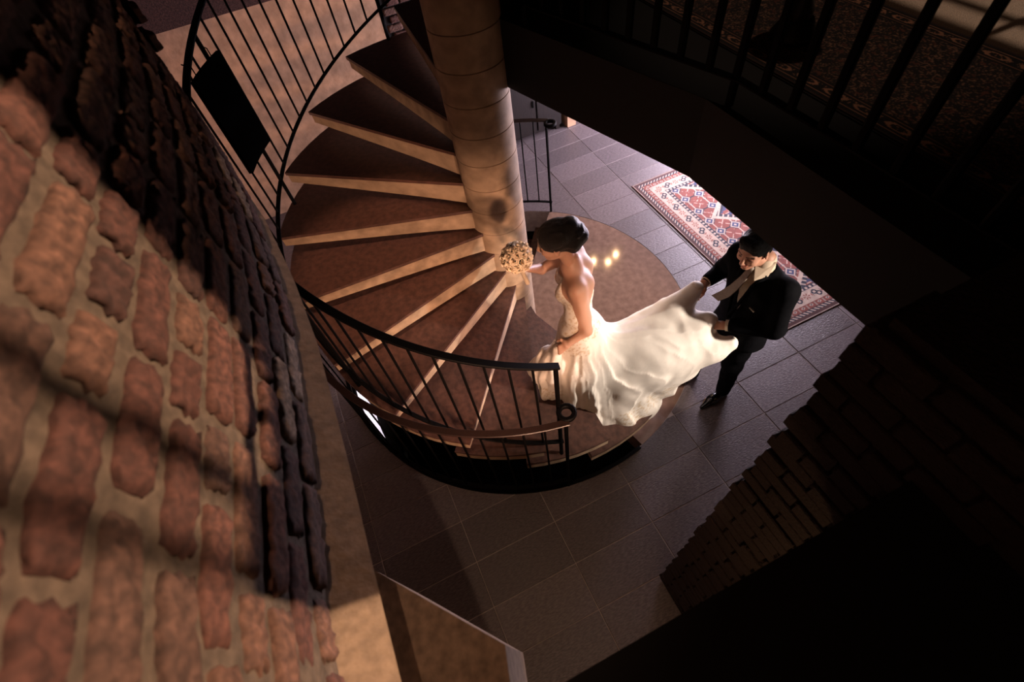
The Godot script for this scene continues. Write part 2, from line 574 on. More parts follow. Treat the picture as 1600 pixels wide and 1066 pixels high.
func stair() -> void:
	var t := thing("spiral_staircase", "spiral staircase of pale stone treads with dark tops round a stone column", "staircase")
	# column: one drum per step
	for k in range(-8, 15):
		var y1 := 0.003 + RISE * (k + 1)
		var y0 := y1 - RISE
		if k == 14: y1 = TOP
		var st := begin()
		st.set_smooth_group(0)
		lathe(st, PackedVector2Array([Vector2(RC, y0 + 0.003), Vector2(RC, y1 - 0.003)]), Vector3.ZERO, 48)
		st.set_smooth_group(1)
		lathe(st, PackedVector2Array([Vector2(RC - 0.006, y0), Vector2(RC, y0 + 0.003)]), Vector3.ZERO, 48)
		st.set_smooth_group(2)
		lathe(st, PackedVector2Array([Vector2(RC, y1 - 0.003), Vector2(RC - 0.006, y1)]), Vector3.ZERO, 48)
		part("column_drum", done(st), mats["stone"], t)
	for k in range(1, 14):
		var h := 0.003 + RISE * k
		var body := func(s): return h - lerpf(0.172, 0.088, pow(s, 0.75))
		var trd := part("tread", tread_slab(k, RC - 0.02, RO, func(s): return h - 0.022, body, 0.0), mats["stone"], t)
		part("tread_cover", tread_slab(k, RC - 0.01, RO + 0.006, func(s): return h, func(s): return h - 0.022, 0.012), mats["tread"], trd)
	for m in range(1, 8):
		var h := 0.003 - RISE * m
		var k := -6 - m + 1
		var body := func(s): return h - lerpf(0.172, 0.088, pow(s, 0.75))
		var trd := part("tread", tread_slab(k, RC - 0.02, RO, func(s): return h - 0.022, body, 0.0), mats["stone"], t)
		part("tread_cover", tread_slab(k, RC - 0.01, RO + 0.006, func(s): return h, func(s): return h - 0.022, 0.012), mats["tread"], trd)
	# balustrade
	var A0 := deg_to_rad(101.1)
	var A1 := deg_to_rad(309.0)
	var hand := PackedVector3Array()
	var low := PackedVector3Array()
	for i in 81:
		var a := lerpf(A0 - 0.012, A1, i / 80.0)
		hand.append(pol(RR, a, nose_h(a) + 1.065))
		low.append(pol(RR, a, nose_h(a) + 0.115))
	part("handrail", bar(hand, 0.042, 0.016), mats["iron"], t)
	part("bottom_rail", bar(low, 0.03, 0.011), mats["iron"], t)
	var i := 0
	while true:
		var a := A0 + i * DT / 4
		if a > A1: break
		var k := floori((a - N0 + asin(-OFF / RR)) / DT)
		if i % 12 == 0:
			part("newel_post", bar(PackedVector3Array([pol(RR, a, 0.003 + RISE * k), pol(RR, a, nose_h(a) + 1.06)]), 0.024, 0.024), mats["iron"], t)
		else:
			part("baluster", bar(PackedVector3Array([pol(RR, a, nose_h(a) + 0.115), pol(RR, a, nose_h(a) + 1.06)]), 0.013, 0.013), mats["iron"], t)
		i += 1

func ring_guard() -> void:
	var t := thing("ring_guard", "level iron guard rail curving round the stair well with a scrolled end", "railing")
	var A0 := deg_to_rad(100.0)
	var A1 := deg_to_rad(310.0)
	var hand := PackedVector3Array()
	var low := PackedVector3Array()
	for i in 91:
		var a := lerpf(A0, A1, i / 90.0)
		hand.append(pol(RG, a, 1.085))
		low.append(pol(RG, a, 0.13))
	# scrolls: the bar curls back on itself at both ends
	var rings := []
	for e in [0, 1]:
		var c := Vector3(-0.265, 1.085, 1.527) if e == 0 else pol(RG - 0.05, A1 + 0.02, 1.085)
		var p := PackedVector3Array()
		for k in 23:
			var f := k / 22.0
			var a := TAU * f + (2.2 if e == 0 else 5.2)
			p.append(c + Vector3(cos(a), 0, sin(a)) * 0.045)
		rings.append(p)
	part("handrail", bar(hand, 0.046, 0.014), mats["rail_top"], t)
	for p in rings:
		var st := begin()
		sweep(st, p.slice(0, 22), 0.03, 0.03, true)
		part("scroll", done(st), mats["iron"], t)
	part("bottom_rail", bar(low, 0.03, 0.011), mats["iron"], t)
	var n := 47
	for k in n:
		var a := lerpf(A0 + 0.012, A1 - 0.012, k / float(n - 1))
		if k % 12 == 0 or k == n - 1:
			part("post", bar(PackedVector3Array([pol(RG, a, 0.0), pol(RG, a, 1.08)]), 0.022, 0.022), mats["iron"], t)
		else:
			part("baluster", bar(PackedVector3Array([pol(RG, a, 0.13), pol(RG, a, 1.08)]), 0.012, 0.012), mats["iron"], t)
	# curved steel fascia under the ring, at the edge of the floor
	var st := begin()
	lathe(st, PackedVector2Array([Vector2(1.592, -0.22), Vector2(1.618, -0.22), Vector2(1.618, 0.012), Vector2(1.592, 0.012), Vector2(1.592, -0.22)]), Vector3.ZERO, 60, deg_to_rad(78), deg_to_rad(205))
	part("edge_band", done(st), mats["iron"], t)

# ------------------------------------------------------------------ upper level
func upper_level() -> void:
	var fl := Node3D.new()
	fl.name = numbered("floor")
	add_child(fl)
	tag(fl, "dark upper floor slab with the landing at the head of the stair", "", "", "structure")
	var p := PackedVector2Array([Vector2(0.48, 1.54), Vector2(0.48, 2.64), Vector2(X1, 2.64), Vector2(X1, Z0), Vector2(1.0, Z0), Vector2(1.0, -1.24)])
	p.append(Vector2(0.12, -0.20))
	p.append(Vector2(0.15, 0.13))
	p.append(Vector2(0.48, 1.30))
	var st := begin()
	prism(st, p, 2.25, UP_H)
	prism(st, PackedVector2Array([Vector2(-0.93, 2.648), Vector2(X1, 2.64), Vector2(X1, Z1), Vector2(-0.93, Z1)]), 2.25, UP_H)
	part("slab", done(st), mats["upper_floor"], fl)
	st = begin()
	box(st, Vector3(1.5, UP_H, 0.2), Vector3(X1, UP_H + 0.004, 2.6))
	part("floor_covering", done(st), mats["tan_floor"], fl)
	# railing along the edge of the slab
	var t := thing("landing_railing", "iron railing of upright bars along the edge of the upper floor", "railing")
	part("handrail", bar(PackedVector3Array([Vector3(0.20, 3.6, 0.25), Vector3(0.52, 3.6, 1.40), Vector3(0.52, 3.6, 2.40)]), 0.045, 0.016), mats["iron"], t)
	part("bottom_rail", bar(PackedVector3Array([Vector3(0.20, 2.69, 0.25), Vector3(0.52, 2.69, 1.40), Vector3(0.52, 2.69, 2.40)]), 0.03, 0.011), mats["iron"], t)
	for k in 9:
		var q := Vector3(lerpf(0.22, 0.52, k / 9.0), 0, lerpf(0.29, 1.40, k / 9.0))
		part("baluster", bar(PackedVector3Array([q + Vector3(0, UP_H if k == 0 else 2.69, 0), q + Vector3(0, 3.6, 0)]), 0.026, 0.026), mats["iron"], t)
	for k in 9:
		var q := Vector3(0.52, 0, 1.38 + 0.128 * k)
		part("baluster", bar(PackedVector3Array([q + Vector3(0, UP_H if k == 0 else 2.69, 0), q + Vector3(0, 3.6, 0)]), 0.026, 0.026), mats["iron"], t)

# ------------------------------------------------------------------ brickwork
func brick_mesh(seed_: int, sx: float, sy: float, sz: float, rough: float) -> ArrayMesh:
	# front face looks along +x; centred in y and z, back at x = 0
	var n := FastNoiseLite.new()
	n.seed = seed_
	n.frequency = 9.0
	n.fractal_octaves = 3
	var st := begin()
	st.set_smooth_group(0)
	var ny := 7
	var nz := 12
	var g := []
	for i in ny + 1:
		var row := []
		for j in nz + 1:
			var v := float(i) / ny * 2 - 1
			var w := float(j) / nz * 2 - 1
			var edge := maxf(pow(absf(v), 10.0), pow(absf(w), 18.0))
			var corner := pow(absf(v), 3) * pow(absf(w), 6)
			var q := n.get_noise_2d(v * sy * 3.0 + seed_, w * sz * 3.0)
			var x := sx * (1.0 - 0.22 * edge) + rough * (q * 1.1 - 0.2)
			var y := v * sy / 2 * (1.0 - 0.10 * corner) + n.get_noise_2d(w * sz * 4.0, 7.0 + seed_ + v) * 0.006 * absf(v)
			var z := w * sz / 2 * (1.0 - 0.05 * corner) + n.get_noise_2d(v * sy * 5.0, 3.0 + seed_ - w) * 0.009 * absf(w)
			row.append(Vector3(x, y, z))
		g.append(row)
	for i in ny:
		for j in nz:
			quad(st, g[i][j + 1], g[i][j], g[i + 1][j], g[i + 1][j + 1])
	for i in ny:
		quad(st, Vector3(0, g[i][0].y, g[i][0].z), Vector3(0, g[i + 1][0].y, g[i + 1][0].z), g[i + 1][0], g[i][0])
		quad(st, Vector3(0, g[i + 1][nz].y, g[i + 1][nz].z), Vector3(0, g[i][nz].y, g[i][nz].z), g[i][nz], g[i + 1][nz])
	for j in nz:
		quad(st, Vector3(0, g[0][j + 1].y, g[0][j + 1].z), Vector3(0, g[0][j].y, g[0][j].z), g[0][j], g[0][j + 1])
		quad(st, Vector3(0, g[ny][j].y, g[ny][j].z), Vector3(0, g[ny][j + 1].y, g[ny][j + 1].z), g[ny][j + 1], g[ny][j])
	return done(st)

# plan of the brick face, measured from the photograph (x, z); the face bends away at its end
const FACE := [Vector2(-1.125, 3.6), Vector2(-1.125, 2.42), Vector2(-1.10, 2.13), Vector2(-1.085, 1.85), Vector2(-1.09, 1.6), Vector2(-1.12, 1.26), Vector2(-1.175, 0.95), Vector2(-1.27, 0.80), Vector2(-1.45, 0.72), Vector2(-1.9, 0.66), Vector2(-2.4, 0.64)]
const LEDGE_H := 2.80

func face_at(s: float) -> Array:      # distance along the face -> point and direction
	var left := s
	for i in FACE.size() - 1:
		var l: float = FACE[i].distance_to(FACE[i + 1])
		if left <= l or i == FACE.size() - 2:
			var d: Vector2 = (FACE[i + 1] - FACE[i]).normalized()
			return [FACE[i] + d * left, d]
		left -= l
	return []

func brick_wall() -> void:
	var wl := Node3D.new()
	wl.name = numbered("wall_left")
	add_child(wl)
	tag(wl, "rough old red brick wall close by on the left of the stair", "", "", "structure")
	# mortar core
	var poly := PackedVector2Array(FACE)
	poly.append(Vector2(-2.4, 3.6))
	var core := PackedVector2Array()
	for q in Geometry2D.offset_polygon(poly, -0.007):
		core = q
	var st := begin()
	prism(st, core, LEDGE_H - 0.02, TOP)
	part("mortar", done(st), mats["mortar"], wl)
	var meshes := []
	var total := 0.0
	for i in FACE.size() - 1: total += FACE[i].distance_to(FACE[i + 1])
	var lens := [0.165, 0.15, 0.175, 0.085]
	for i in 12:
		meshes.append(brick_mesh(100 + i, 0.022, 0.047, lens[i % 4], 0.006))
	var row := 0
	var y := LEDGE_H + 0.026
	while y < 4.1:
		var s := 0.45 + (0.0 if row % 2 == 0 else 0.085) + rng.randf_range(-0.02, 0.02)
		while s < total - 0.75:
			var pick := rng.randi_range(0, 11)
			var l: float = lens[pick % 4]
			var f := face_at(s + l / 2)
			var d: Vector2 = f[1]
			var nrm := Vector3(-d.y, 0, d.x)
			if nrm.x < 0 and absf(nrm.x) > absf(nrm.z): nrm = -nrm
			nrm = Vector3(-d.y, 0, d.x)
			var along := Vector3(-d.x, 0, -d.y)
			var b := Basis(nrm, Vector3.UP, nrm.cross(Vector3.UP)).orthonormalized()
			b = b.rotated(nrm, rng.randf_range(-0.025, 0.025))
			var c := rng.randi_range(0, 9)
			var mi: int = [0, 1, 2, 3, 0, 1, 5, 2, 3, 4][c]
			part("brick", meshes[pick], mats["brick_%d" % mi], wl, Transform3D(b, Vector3(f[0].x, y + rng.randf_range(-0.003, 0.003), f[0].y) - nrm * (0.020 - rng.randf_range(-0.002, 0.004))))
			s += l + 0.015 + rng.randf_range(0.0, 0.006)
		y += 0.0645
		row += 1
	# plaster ledge along the foot of the brickwork
	st = begin()
	var outer := [Vector2(-1.075, 3.6), Vector2(-1.06, 2.39), Vector2(-1.055, 2.17), Vector2(-1.055, 1.84), Vector2(-1.07, 1.62), Vector2(-1.08, 1.53), Vector2(-1.11, 1.30), Vector2(-1.17, 1.02), Vector2(-1.30, 0.84), Vector2(-1.5, 0.75), Vector2(-2.3, 0.68)]
	var inner := [Vector2(-1.20, 3.6), Vector2(-1.20, 2.39), Vector2(-1.18, 2.17), Vector2(-1.17, 1.84), Vector2(-1.18, 1.62), Vector2(-1.19, 1.53), Vector2(-1.22, 1.30), Vector2(-1.28, 1.06), Vector2(-1.38, 0.95), Vector2(-1.55, 0.88), Vector2(-2.3, 0.82)]
	for i in outer.size() - 1:
		var a: Vector2 = outer[i]
		var b: Vector2 = outer[i + 1]
		var c: Vector2 = inner[i]
		var e: Vector2 = inner[i + 1]
		var ha := LEDGE_H - 0.045
		quad(st, Vector3(a.x, ha, a.y), Vector3(b.x, ha, b.y), Vector3(e.x, LEDGE_H + 0.04, e.y), Vector3(c.x, LEDGE_H + 0.04, c.y))
		var lo_a := Vector3(c.x - 0.15, 2.45, c.y)
		var lo_b := Vector3(e.x - 0.15, 2.45, e.y)
		quad(st, lo_a, lo_b, Vector3(b.x, ha, b.y), Vector3(a.x, ha, a.y))
	part("plaster_ledge", done(st), mats["plaster_edge"], wl)
	# chamfered block of plaster where the ledge meets the floor slab
	st = begin()
	prism(st, PackedVector2Array([Vector2(-1.5, 2.33), Vector2(-1.10, 2.33), Vector2(-0.915, 2.555), Vector2(-0.93, 2.61), Vector2(-0.93, 3.6), Vector2(-1.5, 3.6)]), 2.25, 2.60)
	part("plaster_block", done(st), mats["plaster_edge"], wl)

func pier() -> void:
	var w := Node3D.new()
	w.name = "wall_pier"
	add_child(w)
	tag(w, "dark brick pier with a ragged corner beside the opening", "", "", "structure")
	var st := begin()
	box(st, Vector3(-0.045, 0.0, 2.425), Vector3(0.9, 2.86, 2.9))
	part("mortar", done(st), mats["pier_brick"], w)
	var y := 0.0
	var row := 0
	while y < 2.80:
		var z := 2.40 + rng.randf_range(-0.008, 0.012)
		var first := 0.16 if row % 2 == 0 else 0.08
		for l in [first, 0.16, 0.16]:
			var t := begin()
			var jut := rng.randf_range(-0.006, 0.006)
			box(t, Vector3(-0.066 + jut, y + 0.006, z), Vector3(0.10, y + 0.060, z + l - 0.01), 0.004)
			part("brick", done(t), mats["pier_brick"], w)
			z += l
		y += 0.066
		row += 1

# ------------------------------------------------------------------ rugs and furniture
func rug_image(w: int, h: int, dark: bool) -> ImageTexture:
	var im := Image.create(w, h, false, Image.FORMAT_RGB8)
	var red := Color(0.40, 0.17, 0.15)
	var cream := Color(0.68, 0.60, 0.54)
	var navy := Color(0.07, 0.08, 0.15)
	var blue := Color(0.15, 0.19, 0.33)
	var rust := Color(0.46, 0.22, 0.18)
	var n := FastNoiseLite.new()
	n.seed = 5
	n.frequency = 0.07
	for y in h:
		for x in w:
			var c: Color
			var e := minf(minf(x, w - 1 - x), minf(y, h - 1 - y))          # pixels are 5 mm
			var along := float(y if minf(x, w - 1 - x) < minf(y, h - 1 - y) else x)
			var wob := n.get_noise_2d(x, y)
			if dark:
				var q := n.get_noise_2d(x * 1.5, y * 1.5)
				var q2 := n.get_noise_2d(x * 1.9 + 300, y * 1.9)
				c = Color(0.10, 0.075, 0.065)
				if absf(q) < 0.05 or absf(q2) < 0.035: c = Color(0.50, 0.36, 0.28)
				if q > 0.36: c = Color(0.36, 0.20, 0.15)
				if e < 20:
					c = Color(0.05, 0.036, 0.03)
					if e < 2: c = Color(0.2, 0.12, 0.09)
					elif e > 4 and e < 6: c = Color(0.60, 0.42, 0.32)
					elif e > 16 and e < 18: c = Color(0.5, 0.34, 0.26)
					elif e > 7 and e < 15:
						var u := fmod(along, 26.0) - 13.0
						var v := e - 11.0
						var r := sqrt(u * u * 0.16 + v * v)
						if absf(r - 3.2) < 0.8 or absf(q) < 0.06: c = Color(0.6, 0.42, 0.32)
			elif e < 2: c = cream * 0.85
			elif e < 8: c = red * 0.62
			elif e < 14:
				c = navy if fmod(along + e, 8.0) < 3.6 else cream
			elif e < 16: c = red * 0.7
			elif e < 25:
				var u := fmod(along, 18.0) - 9.0
				c = rust
				if absf(u) + absf(e - 21.0) * 1.1 < 4.2: c = cream
				if absf(u) + absf(e - 21.0) * 1.1 < 1.6: c = navy
				if absf(absf(u) - 8.5) < 1.2: c = cream * 0.8
			elif e < 26: c = red
			elif e < 52:
				c = cream
				var u := fmod(along, 44.0) - 22.0
				var v := e - 39.0
				var r1 := Vector2(u - 3.0, v + 3.0).length()
				var r2 := Vector2(u + 3.0, v - 3.0).length()
				if absf(r1 - 4.0) < 1.1 or absf(r2 - 4.0) < 1.1: c = navy
				if absf(absf(u) - 9.0) < 1.0 and absf(v) < 5.0: c = navy if wob > 0 else red
				var u2 := fmod(along + 22.0, 44.0) - 22.0
				var r3 := Vector2(u2, v).length()
				var ang := atan2(v, u2)
				if r3 < 6.5 and cos(ang * 6.0) > 0.2 and r3 > 1.6: c = rust
				if absf(u2) > 9.0 and absf(u2) < 11.5 and absf(v) < 3.0: c = rust * 1.1
			elif e < 53: c = navy
			elif e < 58: c = cream if fmod(along, 9.0) < 4.5 else navy
			elif e < 60: c = navy
			else:
				# field: hooked medallions mirrored about the centre lines
				var u := absf(x - w / 2.0)
				var v := fmod(absf(y - h / 2.0), 118.0)
				c = rust
				var d := absf(u) * 0.8 + absf(v - 59.0)
				var zig := fmod(v + floorf(u / 10.0) * 4.0, 20.0)
				if d < 66 and d > 56: c = cream
				elif d < 56 and d > 46: c = navy if fmod(u + v, 14.0) < 9.0 else cream
				elif d < 46:
					c = blue if zig < 9.0 else rust
					if zig > 9.0 and zig < 12.0: c = cream
					if d < 22: c = red
					if d < 12: c = cream
					if d < 6: c = navy
				else:
					var m := Vector2(fmod(u, 36.0) - 18.0, fmod(v, 36.0) - 18.0)
					var md := absf(m.x) + absf(m.y)
					if md < 15.0: c = navy
					if md < 12.5: c = cream
					if md < 9.0: c = blue
					if md < 4.0: c = cream
					if absf(absf(m.x) - absf(m.y)) < 1.4 and md > 13.0 and wob > -0.1: c = cream
					if absf(m.x) < 2.0 and absf(m.y) > 9.0: c = cream
					if absf(m.y) < 2.0 and absf(m.x) > 11.0: c = navy
			var k := 1.0 + 0.12 * wob + rng.randf_range(-0.06, 0.06)
			im.set_pixel(x, y, Color(c.r * k, c.g * k, c.b * k))
	return ImageTexture.create_from_image(im)

func rug(called: String, label: String, a: Vector3, b: Vector3, dark: bool, group := "") -> void:
	var t := thing(called, label, "rug")
	t.position = a
	var m := StandardMaterial3D.new()
	m.resource_name = called
	m.albedo_texture = rug_image(roundi((b.x - a.x) * 200), roundi((b.z - a.z) * 200), dark)
	m.roughness = 0.95
	m.rim_enabled = true
	m.rim = 0.2
	var st := begin()
	var nx := 16
	var nz := 24
	var nse := FastNoiseLite.new()
	nse.frequency = 1.1
	for i in nx:
		for j in nz:
			var f := []
			for q in [[i, j], [i, j + 1], [i + 1, j + 1], [i + 1, j]]:
				var u := float(q[0]) / nx
				var v := float(q[1]) / nz
				f.append([Vector2(u, v), Vector3(u * (b.x - a.x), 0.009 + 0.003 * nse.get_noise_2d(u * 3, v * 3), v * (b.z - a.z))])
			for q in [0, 2, 1, 0, 3, 2]:
				st.set_uv(f[q][0])
				st.add_vertex(f[q][1])
	st.set_smooth_group(0)
	st.generate_normals()
	part("pile", st.commit(), m, t)
	st = begin()
	var w := b.x - a.x
	var l := b.z - a.z
	box(st, Vector3(-0.006, 0.0, -0.006), Vector3(w + 0.006, 0.0055, l + 0.006))
	part("binding", done(st), mats["dark_wood" if dark else "rug_edge"], t)

func furnishing() -> void:
	mat("rug_edge", Color(0.32, 0.13, 0.10), 0.95, 0.2, Vector3.ONE * 8)
	rug("lower_rug", "red and cream patterned rug with navy motifs on the slate floor", Vector3(2.0, 0.0, -1.12), Vector3(3.6, 0, 1.24), false)
	rug("runner_rug", "dark brown runner with tan scrollwork on the upper floor", Vector3(0.78, UP_H, -0.6), Vector3(1.50, 0, 2.3), true)
	# black panel hung on the balustrade
	var t := thing("hanging_panel", "plain black rectangular board hung on the stair railing beyond the brick wall", "board")
	var st := begin()
	var a0 := deg_to_rad(-161.5)
	var a1 := deg_to_rad(-147.3)
	for k in 4:
		var a := lerpf(a0, a1, k / 4.0)
		var b := lerpf(a0, a1, (k + 1) / 4.0)
		hexa(st, [pol(1.465, b, 1.95), pol(1.465, a, 1.95), pol(1.49, a, 1.95), pol(1.49, b, 1.95)], [pol(1.465, b, 2.515), pol(1.465, a, 2.515), pol(1.49, a, 2.515), pol(1.49, b, 2.515)])
	part("board", done(st), mats["black_panel"], t)
	for a in [a0 + 0.05, a1 - 0.05]:
		part("hook", bar(PackedVector3Array([pol(1.478, a, 2.50), pol(1.478, a, 2.56), pol(1.52, a, 2.58)]), 0.006, 0.006), mats["iron"], t)
	# dark cabinet against the back wall
	t = thing("sideboard", "low dark wooden cabinet against the back wall behind the column", "cabinet")
	t.position = Vector3(0.85, 0, -2.62)
	st = begin()
	box(st, Vector3(0, 0.06, -0.36), Vector3(1.05, 0.82, -0.02))
	part("body", done(st), mats["dark_wood"], t)
	st = begin()
	box(st, Vector3(-0.02, 0.82, -0.37), Vector3(1.07, 0.85, 0.01), 0.004)
	part("cabinet_top", done(st), mats["dark_wood"], t)
	for k in 3:
		st = begin()
		box(st, Vector3(0.02 + k * 0.345, 0.09, -0.02), Vector3(0.34 + k * 0.345, 0.79, 0.0), 0.0)
		var d := part("door", done(st), mats["dark_wood"], t)
		st = begin()
		box(st, Vector3(0.30 + k * 0.345, 0.42, 0.0), Vector3(0.315 + k * 0.345, 0.50, 0.015))
		part("handle", done(st), mats["iron"], d)
	for x in [0.03, 1.0]:
		for z in [-0.34, -0.05]:
			st = begin()
			box(st, Vector3(x - 0.025, 0, z - 0.02), Vector3(x + 0.025, 0.06, z + 0.02))
			part("leg", done(st), mats["dark_wood"], t)
	# stacked brown boxes seen between the rails, and the pale end post of the wall
	st = begin()
	box(st, Vector3(1.97, 0, -3.0), Vector3(2.09, 2.25, -2.60), 0.0)
	struct_mesh("trim_1", done(st), "plaster", "pale plaster post beside the dark cabinet")
	st = begin()
	box(st, Vector3(2.18, 0, -2.32), Vector3(2.26, 0.40, -2.26), 0.004)
	# turned stand on the upper rug
	t = thing("turned_stand", "dark turned wooden stand on the brown runner of the upper floor", "stand")
	t.position = Vector3(1.02, UP_H + 0.012, 1.14)
	st = begin()
	st.set_smooth_group(0)
	lathe(st, PackedVector2Array([Vector2(0, 0.0), Vector2(0.09, 0.0), Vector2(0.09, 0.02), Vector2(0.08, 0.035), Vector2(0.07, 0.05), Vector2(0.06, 0.07), Vector2(0.0, 0.07)]), Vector3.ZERO, 32)
	part("base", done(st), mats["dark_wood"], t)
	st = begin()
	st.set_smooth_group(0)
	lathe(st, PackedVector2Array([Vector2(0.045, 0.07), Vector2(0.05, 0.10), Vector2(0.032, 0.14), Vector2(0.028, 0.35), Vector2(0.05, 0.42), Vector2(0.03, 0.50), Vector2(0.03, 0.68)]), Vector3.ZERO, 24)
	part("shaft", done(st), mats["dark_wood"], t)
	st = begin()
	st.set_smooth_group(0)
	lathe(st, PackedVector2Array([Vector2(0, 0.68), Vector2(0.10, 0.68), Vector2(0.11, 0.695), Vector2(0.10, 0.71), Vector2(0, 0.71)]), Vector3.ZERO, 32)
	part("top", done(st), mats["dark_wood"], t)
	# small scrap of pale paper on the upper rug
	t = thing("paper_scrap", "small pale scrap of paper on the dark runner near the turned stand", "paper")
	st = begin()
	hexa(st, [Vector3(1.18, UP_H + 0.013, 1.30), Vector3(1.205, UP_H + 0.013, 1.305), Vector3(1.20, UP_H + 0.013, 1.32), Vector3(1.175, UP_H + 0.013, 1.315)],
		[Vector3(1.18, UP_H + 0.015, 1.30), Vector3(1.205, UP_H + 0.018, 1.305), Vector3(1.20, UP_H + 0.015, 1.32), Vector3(1.175, UP_H + 0.018, 1.315)])
	part("sheet", done(st), mats["shirt"], t)

func lamps() -> void:
	var words := ["left of three", "middle of three", "right of three", "alone above the train of the gown"]
	for i in 4:
		var p: Vector3 = HALO[i] if i < 3 else KEY
		var t := thing("ceiling_spot", "small round halogen spot under the upper slab, " + words[i], "lamp", "halogen spots under the slab")
		var st := begin()
		st.set_smooth_group(0)
		lathe(st, PackedVector2Array([Vector2(0.045, 0.015), Vector2(0.045, -0.01), Vector2(0.034, -0.012), Vector2(0.03, 0.01)]), p, 24)
		part("ring", done(st), mats["iron"], t)
		st = begin()
		lathe(st, PackedVector2Array([Vector2(0.0, 0.006), Vector2(0.03, 0.006), Vector2(0.028, -0.004), Vector2(0.0, -0.006)]), p, 20)
		part("bulb", done(st), mats["halo_glow"], t)
	for i in 3:
		var p: Vector3 = TRACK[i]
		var t := thing("track_spot", "black cylinder spotlight high under the ceiling, " + ["over the stair", "over the brown runner", "close by the brick wall"][i], "lamp", "spotlights under the ceiling")
		var st := begin()
		st.set_smooth_group(0)
		lathe(st, PackedVector2Array([Vector2(0.0, 0.16), Vector2(0.05, 0.15), Vector2(0.055, -0.02), Vector2(0.05, -0.02), Vector2(0.045, 0.05)]), p, 20)
		part("housing", done(st), mats["iron"], t)
		st = begin()
		lathe(st, PackedVector2Array([Vector2(0.0, 0.03), Vector2(0.045, 0.03), Vector2(0.045, 0.02), Vector2(0.0, 0.02)]), p, 20)
		part("bulb", done(st), mats["lamp_glow"], t)
		part("stem", bar(PackedVector3Array([p + Vector3(0, 0.15, 0), Vector3(p.x, TOP, p.z)]), 0.02, 0.02), mats["iron"], t)
	for p in GLOBES + [SIDE]:
		var t := thing("wall_lamp", "globe lamp on a bracket under the upper floor, " + ("beside the groom" if p.x > 1 else "the one further back" if p.z > 3.1 else "the one nearer the stair"), "lamp", "globe lamps under the upper floor")
		var sm := SphereMesh.new()
		sm.radius = 0.09
		sm.height = 0.18
		part("globe", sm, mats["lamp_glow"], t, Transform3D(Basis(), p))
		part("bracket", bar(PackedVector3Array([p + Vector3(0, 0.085, 0), p + Vector3(0, 0.12, 0), Vector3(p.x, 2.25, p.z)]), 0.015, 0.015), mats["iron"], t)

